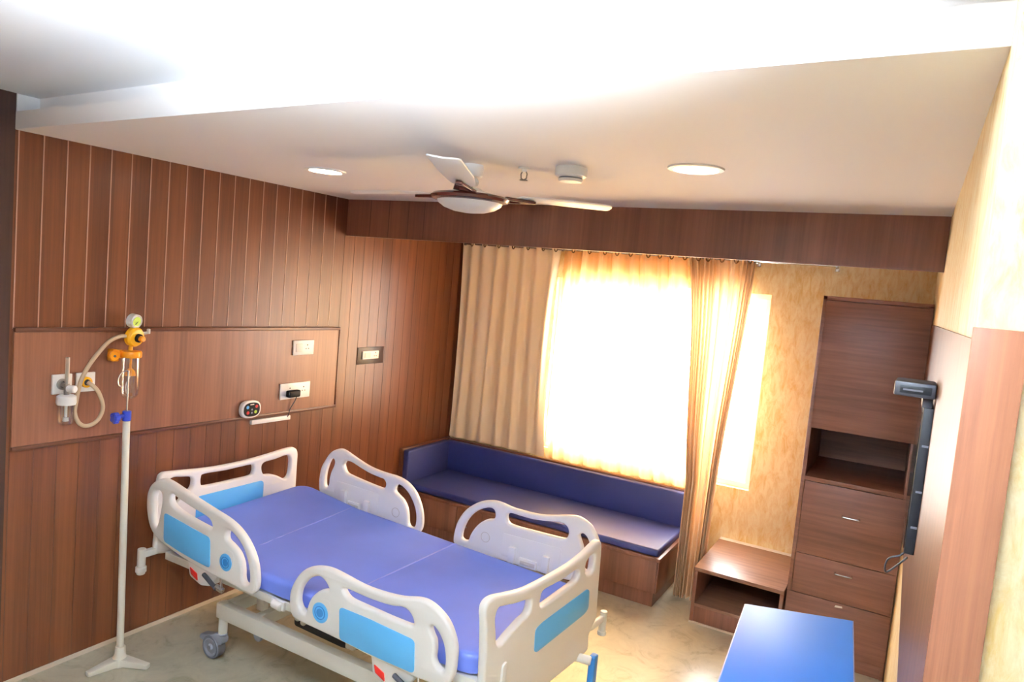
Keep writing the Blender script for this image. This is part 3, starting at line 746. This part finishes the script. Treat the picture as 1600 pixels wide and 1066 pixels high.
rail_inner(ff, YF, [(1.665, 0.708), (2.03, 0.712), (2.02, 0.585), (1.662, 0.580)], [(1.738, 0.56, 0.648), (1.945, 0.56, 0.65)], (1.785, 1.893, 0.556, 0.602), 1.555, 0.655)
rail_inner(hf, YF, [(0.42, 0.734), (0.775, 0.726), (0.767, 0.571), (0.396, 0.588)], [(0.498, 0.59, 0.69), (0.692, 0.57, 0.664)], (0.535, 0.635, 0.58, 0.63), 0.912, 0.642)

for r, x, z in ((rn, 0.475, 0.492), (fn, 1.70, 0.405)):
    Y = -1.425
    bm = B(); prism(bm, round_poly([(x - 0.055, z + 0.075), (x + 0.12, z + 0.045), (x + 0.19, z + 0.03), (x + 0.13, z - 0.045), (x + 0.06, z - 0.06), (x - 0.03, z - 0.035)], 0.015), -0.03, 0.03, xz(Y), 0.006); rr = obj('rail_release', bm, 'bedwhite', r)
    bm = B(); prism(bm, round_poly([(x - 0.025, z + 0.015), (x + 0.03, z - 0.005), (x + 0.037, z - 0.04), (x - 0.015, z - 0.018)], 0.004), 0.0, 0.005, xz(Y - 0.034), 0.001); obj('release_button', bm, 'red', rr)
    bm = B(); cyl(bm, (x + 0.085, Y - 0.036, z + 0.01), (x + 0.205, Y - 0.05, z - 0.03), 0.011, seg=14, bev=0.003); obj('damper', bm, 'darkgrey', rr)
    bm = B(); cyl(bm, (x + 0.19, Y - 0.045, z - 0.02), (x + 0.235, Y - 0.035, z - 0.035), 0.014, seg=14, bev=0.003); tube(bm, catmull([(x + 0.20, Y - 0.02, z + 0.05), (x + 0.215, Y - 0.035, z + 0.01), (x + 0.235, Y - 0.04, z - 0.04)]), 0.006, 8); obj('pivot', bm, 'chrome', rr)

# headboard
hx = lambda u, v, w: (0.118 + w, u, v)
hb_out = smooth_loop([(-1.434, 0.50), (-1.434, 0.60), (-1.436, 0.80), (-1.434, 0.885), (-1.415, 0.918), (-1.36, 0.919), (-1.119, 0.895), (-0.9, 0.890), (-0.696, 0.900), (-0.535, 0.913), (-0.478, 0.905), (-0.452, 0.87), (-0.450, 0.80), (-0.450, 0.60), (-0.452, 0.50), (-0.5, 0.47), (-0.7, 0.46), (-0.95, 0.46), (-1.2, 0.46), (-1.39, 0.47)])
hb_R = smooth_loop([(-0.744, 0.828), (-0.722, 0.853), (-0.64, 0.858), (-0.550, 0.868), (-0.515, 0.848), (-0.509, 0.78), (-0.520, 0.728), (-0.552, 0.716), (-0.612, 0.747), (-0.669, 0.768), (-0.725, 0.780)])
hb_M = smooth_loop([(-1.172, 0.85), (-1.150, 0.864), (-1.005, 0.857), (-0.83, 0.858), (-0.805, 0.842), (-0.806, 0.806), (-0.828, 0.790), (-0.937, 0.790), (-1.062, 0.791), (-1.146, 0.795), (-1.170, 0.808)])
hb_L = smooth_loop([(-1.225, 0.828), (-1.235, 0.862), (-1.30, 0.876), (-1.35, 0.882), (-1.378, 0.858), (-1.38, 0.78), (-1.368, 0.728), (-1.34, 0.718), (-1.30, 0.747), (-1.270, 0.778), (-1.236, 0.797)])
bm = B(); shape2d(bm, hb_out, [hb_L, hb_M, hb_R], 0.018, 0.013, hx); hb = obj('headboard', bm, 'bedwhite', bed)
bm = B(); prism(bm, round_poly([(-1.20, 0.744), (-0.726, 0.744), (-0.726, 0.58), (-1.20, 0.58)], 0.03), 0.0175, 0.0205, hx, 0.001); obj('colour_panel', bm, 'bedblue', hb)['label'] = 'sky-blue panel'

# footboard, slightly askew to the bed
P0 = Vector((2.2, -1.44, 0)); DD = Vector((0.075, 0.89, 0)).normalized(); NN = Vector((DD.y, -DD.x, 0))
fx = lambda u, v, w: tuple(P0 + DD * u + NN * w + Vector((0, 0, v)))
fb_out = smooth_loop([(-0.012, 0.35), (-0.014, 0.533), (-0.033, 0.752), (-0.048, 0.83), (-0.034, 0.866), (0.012, 0.875), (0.09, 0.860), (0.206, 0.838), (0.311, 0.829), (0.477, 0.826), (0.627, 0.829), (0.76, 0.845), (0.84, 0.865), (0.895, 0.872), (0.925, 0.85), (0.935, 0.78), (0.940, 0.65), (0.950, 0.50), (0.948, 0.454), (0.90, 0.41), (0.884, 0.385), (0.893, 0.33), (0.85, 0.305), (0.6, 0.30), (0.3, 0.30), (0.05, 0.305)])
fb_L = smooth_loop([(0.031, 0.785), (0.045, 0.816), (0.085, 0.812), (0.172, 0.793), (0.262, 0.779), (0.291, 0.765), (0.289, 0.727), (0.270, 0.710), (0.228, 0.702), (0.15, 0.678), (0.085, 0.654), (0.057, 0.665), (0.043, 0.723)])
fb_M = smooth_loop([(0.373, 0.720), (0.371, 0.753), (0.389, 0.779), (0.48, 0.778), (0.565, 0.777), (0.68, 0.784), (0.712, 0.768), (0.703, 0.738), (0.668, 0.724), (0.55, 0.716), (0.404, 0.707)])
fb_R = smooth_loop([(0.775, 0.788), (0.79, 0.803), (0.835, 0.818), (0.862, 0.80), (0.864, 0.76), (0.855, 0.728), (0.82, 0.722), (0.79, 0.732), (0.776, 0.76)])
bm = B(); shape2d(bm, fb_out, [fb_L, fb_M, fb_R], 0.020, 0.014, fx); fb = obj('footboard', bm, 'bedwhite', bed)
bm = B(); prism(bm, round_poly([(0.342, 0.622), (0.40, 0.635), (0.805, 0.655), (0.832, 0.640), (0.840, 0.545), (0.80, 0.530), (0.372, 0.508), (0.350, 0.520)], 0.022), 0.0195, 0.0225, fx, 0.001); obj('colour_panel', bm, 'bedblue', fb)['label'] = 'sky-blue panel'
bm = B(); prism(bm, round_poly([(0.10, 0.33), (0.13, 0.33), (0.13, 0.57), (0.10, 0.56)], 0.01), 0.0195, 0.030, fx, 0.002); obj('grip_rib', bm, 'bedwhite', fb)

# deck frame under the mattress
bm = B()
for yy in (-1.375, -0.455): box(bm, 0.16, 2.16, yy - 0.02, yy + 0.02, 0.448, 0.49, 0.004)
for xx in (0.18, 0.64, 1.05, 1.4, 2.13): box(bm, xx - 0.02, xx + 0.02, -1.36, -0.47, 0.45, 0.486, 0.003)
box(bm, 0.18, 2.14, -1.33, -0.49, 0.488, 0.496, 0.002)
obj('deck', bm, 'bedmetal', bed)
bm = B(); cyl(bm, (1.0, -1.405, 0.468), (1.06, -1.405, 0.462), 0.022, bev=0.004); box(bm, 0.985, 1.075, -1.41, -1.38, 0.445, 0.49, 0.004); obj('hinge_block', bm, 'bedwhite', bed)
# undercarriage
bm = B()
for yy in (-1.335, -0.52): box(bm, 0.545, 1.93, yy - 0.025, yy + 0.025, 0.232, 0.312, 0.004)
for xx in (0.575, 0.80, 1.65, 1.90): box(bm, xx - 0.022, xx + 0.022, -1.32, -0.54, 0.24, 0.306, 0.003)
for xx in (0.575, 1.90):
    for yy in (-1.335, -0.52): cyl(bm, (xx, yy, 0.14), (xx, yy, 0.318), 0.023, bev=0.003)
box(bm, 0.64, 0.74, -1.34, -1.28, 0.218, 0.25, 0.004)
obj('base_frame', bm, 'bedmetal', bed)
for xx, yy in ((0.76, -1.25), (1.37, -1.25), (0.76, -0.6), (1.37, -0.6), (1.9, -1.25), (1.9, -0.6)):
    bm = B(); box(bm, xx - 0.025, xx + 0.025, yy - 0.018, yy + 0.018, 0.30, 0.455, 0.004); obj('upright', bm, 'bedmetal', bed)
for yy in (-1.22, -0.63):
    bm = B(); tube(bm, [(1.08, yy, 0.45), (0.98, yy, 0.31)], 0.016, 10); tube(bm, [(1.16, yy, 0.45), (1.02, yy, 0.30)], 0.016, 10); obj('lift_link', bm, 'bedmetal', bed)
bm = B(); cyl(bm, (1.345, -1.29, 0.425), (1.345, -1.262, 0.425), 0.016, seg=16, bev=0.003); obj('bolt', bm, 'black', bed)
bm = B(); prism(bm, round_poly([(0.74, 0.11), (0.74, 0.236), (1.22, 0.236), (1.22, 0.13), (1.1, 0.10)], 0.02), 0.0, 0.12, xz(-1.0), 0.006); obj('motor_cover', bm, 'darkgrey', bed)['label'] = 'dark cover under the deck'
# brake pedal
bm = B(); cyl(bm, (0.79, -1.30, 0.185), (0.79, -1.285, 0.185), 0.03, seg=20, bev=0.004); cyl(bm, (0.79, -1.295, 0.185), (0.79, -1.26, 0.185), 0.02); pd_ = obj('brake_pedal', bm, 'grey', bed)
bm = B(); tube(bm, [(0.70, -1.30, 0.225), (0.76, -1.28, 0.19), (0.88, -1.28, 0.185), (0.90, -1.29, 0.22)], 0.010, 8); obj('pedal_bar', bm, 'darkgrey', bed)
# castors
for xx, yy in ((0.575, -1.335), (0.575, -0.52), (1.90, -1.335), (1.90, -0.52)):
    wx, wy = xx - 0.055, yy - 0.02
    bm = B(); cyl(bm, (xx, yy, 0.115), (xx, yy, 0.15), 0.026, bev=0.004)
    prism(bm, round_poly([(0.03, 0.135), (0.025, 0.10), (-0.02, 0.078), (-0.10, 0.076), (-0.15, 0.084), (-0.142, 0.108), (-0.06, 0.128), (-0.02, 0.15)], 0.012), -0.022, 0.022, lambda u, v, w: (xx + u, yy - 0.005 + w, v), 0.005)
    c = obj('castor', bm, 'grey', bed)
    bm = B(); lathe(bm, [(0.048, -0.025), (0.058, -0.026), (0.0625, -0.020), (0.0625, 0.020), (0.058, 0.026), (0.048, 0.025)], (wx, yy - 0.005, 0.0625), (0, 1, 0), 32); obj('tyre', bm, 'rubber', c)
    bm = B(); lathe(bm, [(0, -0.030), (0.012, -0.031), (0.018, -0.021), (0.036, -0.019), (0.041, -0.026), (0.048, -0.026), (0.048, 0.025), (0, 0.025)], (wx, yy - 0.005, 0.0625), (0, 1, 0), 32); obj('wheel_hub', bm, 'grey', c)
# corner sockets
bm = B(); box(bm, 0.10, 0.135, -1.50, -1.30, 0.478, 0.512, 0.004); cyl(bm, (0.112, -1.498, 0.385), (0.112, -1.498, 0.525), 0.021, bev=0.003); lathe(bm, [(0, 0.40), (0.027, 0.40), (0.027, 0.425), (0.021, 0.43)], (0.112, -1.498, 0)); obj('corner_socket', bm, 'bedmetal', bed)
bm = B(); tube(bm, [(2.24, -0.60, 0.40), (2.275, -0.50, 0.405), (2.28, -0.37, 0.40)], 0.018, 12); cyl(bm, (2.283, -0.352, 0.315), (2.283, -0.352, 0.435), 0.019, bev=0.003); lathe(bm, [(0, 0.31), (0.024, 0.31), (0.024, 0.328), (0.019, 0.333)], (2.283, -0.352, 0)); obj('corner_socket', bm, 'bedmetal', bed)
# crank
bm = B(); cyl(bm, (2.24, -0.66, 0.315), (2.34, -0.625, 0.302), 0.022, bev=0.004); obj('crank_shaft', bm, 'bedwhite', bed)
bm = B(); box(bm, 2.325, 2.36, -0.625, -0.575, 0.13, 0.325, 0.010, seg=3); ch = obj('crank_handle', bm, 'bedblue2', bed); ch['label'] = 'blue folding crank handle'

# ------------------------------------------------------------------ mattress
t = thing('mattress', 'blue vinyl mattress in three sections on the hospital bed', 'mattress', (1.2, -0.92, 0.498))
XA, XB, YA, YB = 0.165, 2.165, -1.395, -0.412


def mz(x, y):
    f = (y - YA) / (YB - YA)
    near = 0.583 + (0.058 * max(0, (0.64 - x) / 0.48))
    far = 0.558 + 0.055 * max(0, min(1, (2.05 - x) / 1.4)) + 0.055 * max(0, (0.64 - x) / 0.44)
    return near * (1 - f) + far * f


def ring(ins, r):
    x0, x1, y0, y1 = XA + ins, XB - ins, YA + ins, YB - ins
    out = []
    for cx, cy, a0 in ((x1 - r, y1 - r, 0), (x0 + r, y1 - r, 90), (x0 + r, y0 + r, 180), (x1 - r, y0 + r, 270)):
        for k in range(9):
            a = math.radians(a0 + k * 90 / 8); out.append((cx + r * math.cos(a), cy + r * math.sin(a)))
    # add points along straight edges
    dense = []
    for i in range(len(out)):
        a, b = Vector(out[i]), Vector(out[(i + 1) % len(out)])
        n = 14 if i % 9 == 8 else 1
        for k in range(n): dense.append(tuple(a + (b - a) * k / n))
    return dense


def mattress_bm():
    bm = bmesh.new(); rings = []
    R0 = 0.028
    rr = 0.10
    prof = [(0.02, -1), (0.0, -2), (0.0, -3)] + [(R0 * (1 - math.cos(a)), R0 * (1 - math.sin(a))) for a in (math.radians(k) for k in (0, 22, 45, 67, 90))] + [(0.08, 0), (0.16, 0), (0.26, 0), (0.36, 0), (0.44, 0)]
    for ins, dz in prof:
        pts = ring(ins, max(0.012, rr - ins))
        row = []
        for x, y in pts:
            if dz == -1: z = 0.499
            elif dz == -2: z = 0.503
            elif dz == -3: z = mz(x, y) - R0 - 0.02
            else: z = mz(x, y) - dz
            row.append(bm.verts.new((x, y, z)))
        rings.append(row)
    for a, b in zip(rings, rings[1:]):
        n = len(a)
        for k in range(n): bm.faces.new((a[k], a[(k + 1) % n], b[(k + 1) % n], b[k]))
    bm.faces.new(rings[0][::-1]); bm.faces.new(rings[-1])
    for f in bm.faces: f.smooth = True
    bmesh.ops.recalc_face_normals(bm, faces=list(bm.faces))
    return bm


obj('mattress_pad', mattress_bm(), 'matt', t, sharp=60)
for xa, xb in ((0.645, 0.615), (1.36, 1.385)):
    bm = B(); pts = []
    for k in range(25):
        f = k / 24; y_ = YA + 0.012 + (YB - YA - 0.024) * f; x_ = xa + (xb - xa) * f
        d = min(y_ - YA, YB - y_); drop = 0.028 - math.sqrt(max(0, 0.028 ** 2 - max(0, 0.028 - d) ** 2))
        pts.append((x_, y_, mz(x_, y_) - drop + 0.0005))
    tube(bm, pts, 0.0038, 8); obj('seam', bm, 'mattseam', t)

# ================================================================== BENCH UNDER THE WINDOW
t = thing('window_bench', 'long wooden bench with navy blue cushions under the window', 'bench', (1.12, 1.1, 0))
bm = B()
box(bm, 0.03, 2.225, 0.80, 1.45, 0.10, 0.325, 0.002); box(bm, 0.04, 2.20, 0.815, 1.45, 0.0, 0.10)
box(bm, 0.03, 2.235, 0.775, 1.45, 0.325, 0.352, 0.003)
b = obj('bench_box', bm, 'cab_v', t)
for x0, x1, hxx in ((0.04, 0.60, 0.0), (0.606, 1.12, 0.63), (1.126, 1.66, 1.16), (1.666, 2.215, 2.17)):
    bm = B(); box(bm, x0, x1, 0.788, 0.803, 0.105, 0.322, 0.002); d = obj('front_panel', bm, 'cab_v', t)
    bm = B(); tube(bm, catmull([(hxx + 0.0, 0.79, 0.185), (hxx, 0.772, 0.185), (hxx + 0.07, 0.772, 0.185), (hxx + 0.07, 0.79, 0.185)]), 0.004, 8)
    if 0.1 < hxx < 0.7: obj('handle', bm, 'steel', d)
    else: bm.free()
bm = B()
box(bm, 0.008, 2.232, 1.425, 1.458, 0.352, 0.672, 0.003); box(bm, 0.004, 0.036, 0.79, 1.43, 0.352, 0.672, 0.003)
obj('wooden_back', bm, 'moulding', t)
bm = B(); box(bm, 0.10, 2.215, 0.79, 1.385, 0.352, 0.405, 0.016, seg=3); obj('seat', bm, 'bench_blue', t)
bm = B(); box(bm, 0.06, 2.225, 1.375, 1.426, 0.395, 0.662, 0.012, seg=3); obj('backrest', bm, 'bench_blue', t)
bm = B(); box(bm, 0.036, 0.095, 0.80, 1.38, 0.352, 0.662, 0.012, seg=3); obj('armrest', bm, 'bench_blue', t)


# ================================================================== CURTAINS
def curtain(name, lab, mt, x0, x1, ztop, zbot, fold, xm=None, ycf=None, nu=200, nv=40, grp='gold curtains at the window', eyes=()):
    """fold(s, f) -> (dx, dy): s along the width 0..1, f from top 0 to hem 1"""
    t = thing(name, lab, 'curtain', ((x0 + x1) / 2, 1.44, ztop), grp)
    bm = bmesh.new(); rows = []
    for j in range(nv + 1):
        f = j / nv; row = []
        for i in range(nu + 1):
            s = i / nu
            xx = xm(s, f) if xm else x0 + (x1 - x0) * s
            zb = zbot(s) if callable(zbot) else zbot
            dx, dy = fold(s, f)
            row.append(bm.verts.new((xx + dx, (ycf(s, f) if ycf else 1.44) + dy, ztop + (zb - ztop) * f)))
        rows.append(row)
    for a, b in zip(rows, rows[1:]):
        for i in range(nu): bm.faces.new((a[i], a[i + 1], b[i + 1], b[i]))
    for f in bm.faces: f.smooth = True
    obj('drape', bm, mt, t, sharp=180)
    for x in eyes:
        bm = B(); lathe(bm, [(0.016, -0.003), (0.022, -0.004), (0.025, 0), (0.022, 0.004), (0.016, 0.003), (0.016, -0.003)], (x, 1.402, ROD), (0.5, 0.86, 0), 18); obj('eyelet', bm, 'brass', t)
    return t


ROD = 2.392
rim = lambda x: 0.676


def fold_left(s, f):
    ph = 2 * PI * 7.2 * s
    amp = 0.019 * (1 - 0.15 * f)
    dy = amp * math.sin(ph + 0.9 * f * math.sin(5 * s)) + 0.004 * math.sin(1.7 * ph + 2.0 * f + 1) * (0.3 + f)
    dx = 0.006 * math.sin(ph * 0.5 + 3 * f) + 0.05 * f * (1 - f) * math.sin(6 * s + 1.0) - 0.045 * math.sin(PI * min(1, f * 1.02)) * max(0, (s - 0.75) * 4) + 0.008 * math.sin(30 * s + 9 * f) * max(0, f - 0.7) * 3
    return dx, dy * (1 if f < 0.85 else 1 - 0.35 * (f - 0.85) / 0.15)


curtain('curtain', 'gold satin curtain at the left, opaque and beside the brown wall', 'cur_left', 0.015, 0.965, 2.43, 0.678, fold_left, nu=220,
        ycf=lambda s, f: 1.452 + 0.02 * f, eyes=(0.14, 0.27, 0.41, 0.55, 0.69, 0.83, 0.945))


def fold_mid(s, f):
    ph = 2 * PI * 8.3 * s
    amp = 0.030 * (1 - 0.5 * f)
    dy = amp * math.sin(ph + 0.6 * math.sin(9 * s)) + 0.007 * math.sin(2.7 * ph + 3 * f)
    return 0.008 * math.sin(ph * 0.5 + 2 * f), dy


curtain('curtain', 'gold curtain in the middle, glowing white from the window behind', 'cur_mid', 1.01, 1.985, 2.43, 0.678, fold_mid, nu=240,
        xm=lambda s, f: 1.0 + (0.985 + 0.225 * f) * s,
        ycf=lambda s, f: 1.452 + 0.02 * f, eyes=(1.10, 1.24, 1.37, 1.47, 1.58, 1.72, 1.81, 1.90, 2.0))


def xm_right(s, f):
    # narrow bunch at the floor, wider at the rail; folds crowd together at both edges
    kn = ((0, 0), (0.2, 0.13), (0.52, 0.40), (0.72, 0.84), (0.86, 0.93), (1, 1))
    for (a0, b0), (a1, b1) in zip(kn, kn[1:]):
        if s <= a1:
            w = b0 + (b1 - b0) * (s - a0) / (a1 - a0); break
    top0, top1 = 2.01, 2.49
    bot0, bot1 = 2.262, 2.445
    g = min(1.0, f / 0.66) ** 0.9
    h = min(1.0, f / 0.92) ** 1.15
    return (top0 + (bot0 - top0) * g) * (1 - w) + (top1 + (bot1 - top1) * h) * w


def fold_right(s, f):
    ph = 2 * PI * 13.5 * s
    amp = 0.034 * (0.8 + 0.5 * f)
    return 0.004 * math.sin(ph * 1.5), amp * math.sin(ph) + 0.01 * math.sin(2.3 * ph + f * 3)


def y_right(s, f):
    k = max(0.0, min(1.0, (f - 0.0) / 0.72)); k = k * k * (3 - 2 * k)
    return 1.452 - 0.335 * k


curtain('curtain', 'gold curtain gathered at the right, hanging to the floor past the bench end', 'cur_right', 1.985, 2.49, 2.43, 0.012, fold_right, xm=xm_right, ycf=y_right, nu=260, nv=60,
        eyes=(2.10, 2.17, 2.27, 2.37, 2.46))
t = thing('curtain_rod', 'thin steel curtain rod under the wooden pelmet', 'curtain rod', (1.5, 1.44, ROD))
bm = B(); cyl(bm, (0.03, 1.452, ROD), (3.04, 1.452, ROD + 0.006), 0.009, seg=14); obj('rod', bm, 'chrome', t)
for x in (0.04, 0.985, 2.505, 3.02):
    bm = B(); box(bm, x - 0.008, x + 0.008, 1.445, YW, ROD - 0.006, ROD + 0.006, 0.002); box(bm, x - 0.014, x + 0.014, YW - 0.006, YW, ROD - 0.03, ROD + 0.03, 0.002); lathe(bm, [(0.0105, -0.006), (0.016, -0.006), (0.016, 0.006), (0.0105, 0.006), (0.0105, -0.006)], (x, 1.452, ROD), (1, 0, 0), 16); obj('bracket', bm, 'chrome', t)

# ================================================================== LOW SHELF AND TALL CABINET
t = thing('open_shelf', 'low open wooden shelf unit between curtain and tall cabinet', 'shelf', (2.74, 1.1, 0))
bm = B(); box(bm, 2.465, 3.018, 0.765, 1.44, 0.348, 0.372, 0.002); obj('top', bm, 'shelf_wood', t)
for x0 in (2.468, 2.995):
    bm = B(); box(bm, x0, x0 + 0.022, 0.772, 1.44, 0.0, 0.348, 0.001); obj('side_panel', bm, 'cab_v', t)
bm = B(); box(bm, 2.49, 2.995, 0.772, 1.425, 0.115, 0.135, 0.001); obj('bottom_shelf', bm, 'shelf_wood', t)
bm = B(); box(bm, 2.49, 2.995, 0.778, 0.795, 0.0, 0.115, 0.001); obj('plinth', bm, 'cab_v', t)
bm = B(); box(bm, 2.49, 2.995, 1.425, 1.44, 0.0, 0.348); obj('back_panel', bm, 'cab_h', t)
bm = B(); box(bm, 2.466, 2.995, 0.770, 0.777, 0.0, 0.012); obj('edge_strip', bm, 'skirting', t)

CX0, CX1, CF, CB = 3.03, 3.596, 0.78, 1.50
t = thing('tall_cabinet', 'tall wooden cabinet with open niche and drawers beside the yellow wall', 'cabinet', (3.31, 1.14, 0))
bm = B()
box(bm, CX0, CX0 + 0.022, CF + 0.001, CB, 0.0, 2.182, 0.001); box(bm, CX1 - 0.022, CX1, CF + 0.001, CB, 0.0, 2.17, 0.001)
box(bm, CX0, CX1, CF + 0.001, CB, 2.158, 2.182, 0.001); box(bm, CX0 + 0.02, CX1 - 0.02, CB - 0.015, CB, 0.06, 2.16)
box(bm, CX0 + 0.02, CX1 - 0.02, CF + 0.001, CB - 0.01, 1.076, 1.10, 0.001); box(bm, CX0 + 0.02, CX1 - 0.02, CF + 0.012, CB - 0.01, 1.395, 1.415, 0.001)
box(bm, CX0 + 0.02, CX1 - 0.02, CF + 0.01, CF + 0.03, 0.0, 0.075); box(bm, CX0 + 0.02, CX1 - 0.02, CF + 0.02, CB - 0.01, 0.075, 0.095)
obj('carcass', bm, 'cab_h', t)
bm = B(); box(bm, CX0 + 0.02, CX1 - 0.004, CF - 0.002, CF + 0.016, 1.395, 2.156, 0.0015); obj('flap_door', bm, 'cab_h', t)


def pull(x, z, parent):
    bm = B(); tube(bm, catmull([(x - 0.045, CF + 0.002, z), (x - 0.045, CF - 0.024, z), (x - 0.036, CF - 0.030, z), (x, CF - 0.031, z), (x + 0.036, CF - 0.030, z), (x + 0.045, CF - 0.024, z), (x + 0.045, CF + 0.002, z)], 5), 0.005, 10); obj('handle', bm, 'chrome', parent)


for z0, z1, hz in ((0.632, 1.072, 0.906), (0.388, 0.628, 0.562)):
    bm = B(); box(bm, CX0 + 0.024, CX1 - 0.006, CF - 0.002, CF + 0.016, z0 + (0 if z0 > 0.6 else 0.0), z1, 0.0015); d = obj('drawer', bm, 'cab_h', t); pull(3.325, hz, d)
bm = B(); box(bm, CX0 + 0.004, CX1 - 0.004, CF - 0.004, CF + 0.016, 0.08, 0.384, 0.0015); d = obj('drawer', bm, 'cab_h', t)
bm = B(); prism(bm, [(3.300, 0.358), (3.342, 0.362), (3.340, 0.372), (3.304, 0.370)], 0, 0.003, xz(CF - 0.007)); obj('finger_pull', bm, 'offwhite', d)

# ================================================================== TELEVISION CORNER
t = thing('television', 'thin black wall television seen edge-on at the right', 'television', (3.57, -1.0, 1.35))
bm = B(); prism(bm, [(3.558, -1.33), (3.588, -1.33), (3.593, -0.64), (3.562, -0.64)], 1.385, 1.835, lambda u, v, w: (u, v, w), 0.004); tvb = obj('case', bm, 'black', t)
bm = B(); prism(bm, [(3.5555, -1.32), (3.559, -1.32), (3.563, -0.65), (3.5595, -0.65)], 1.40, 1.82, lambda u, v, w: (u, v, w)); obj('screen', bm, 'screen', t)
for z in (1.72, 1.58, 1.47):
    bm = B(); box(bm, 3.567, 3.584, -1.334, -1.329, z - 0.003, z + 0.003); obj('vent_slot', bm, 'grey', t)
t = thing('set_top_box', 'small dark set-top box perched on top of the television', 'set-top box', (3.53, -1.28, 1.85))
bm = B(); prism(bm, [(3.474, -1.37), (3.583, -1.37), (3.585, -1.23), (3.478, -1.23)], 1.866, 1.910, lambda u, v, w: (u, v, w), 0.006); obj('case', bm, 'darkgrey', t)
bm = B(); box(bm, 3.490, 3.572, -1.372, -1.3695, 1.876, 1.899, 0.001); f_ = obj('front_panel', bm, 'black', t)
bm = B(); box(bm, 3.498, 3.550, -1.3735, -1.3715, 1.884, 1.889); obj('display_strip', bm, 'grey', f_)
bm = B(); box(bm, 3.552, 3.58, -1.33, -1.25, 1.835, 1.868, 0.004); obj('foot', bm, 'darkgrey', t)
bm = B(); tube(bm, catmull([(3.575, -1.32, 1.42), (3.555, -1.325, 1.38), (3.525, -1.32, 1.36), (3.515, -1.30, 1.33), (3.52, -1.28, 1.30), (3.545, -1.29, 1.33), (3.57, -1.31, 1.37)]), 0.003, 8)
tag(obj('television_cable', bm, 'darkgrey', loc=(3.575, -1.32, 1.42)), 'thin black cable looping below the television', 'cable')

# ================================================================== OVERBED TABLE (its tilted blue top shows)
t = thing('overbed_table', 'bright blue table top tilted in front of the wooden cabinet', 'table', (3.25, -0.85, 0))
a_ = Vector((2.997, -0.50, 0.75)); b_ = Vector((3.429, -0.476, 0.80)); c_ = Vector((0.072, -1, 0)).normalized()
eu = (b_ - a_); wid = eu.length; eu.normalize(); en = c_.cross(eu).normalized()
if en.z < 0: en = -en
tt = lambda u, v, w: tuple(a_ + eu * u + c_ * v + en * w)
bm = B(); prism(bm, round_poly([(0, 0), (wid, 0), (wid, 0.76), (0, 0.76)], 0.006, 3), -0.022, 0.0, tt, 0.002); obj('tabletop', bm, 'table_blue', t)
bm = B(); prism(bm, [(-0.004, -0.004), (wid + 0.004, -0.004), (wid + 0.004, 0.764), (-0.004, 0.764)], -0.024, -0.003, tt); obj('edge_band', bm, 'table_edge', t)
bm = B(); box(bm, 3.22, 3.27, -0.90, -0.85, 0.045, 0.745, 0.004); obj('column', bm, 'ivory', t)
bm = B(); box(bm, 3.02, 3.46, -0.65, -0.60, 0.03, 0.065, 0.004); box(bm, 3.02, 3.46, -1.15, -1.10, 0.03, 0.065, 0.004); box(bm, 3.22, 3.27, -1.13, -0.62, 0.03, 0.065, 0.004); obj('base', bm, 'ivory', t)
for xx in (3.04, 3.44):
    for yy in (-0.625, -1.125):
        bm = B(); cyl(bm, (xx, yy - 0.01, 0.02), (xx, yy + 0.01, 0.02), 0.02, seg=16, bev=0.003); obj('castor', bm, 'grey', t)
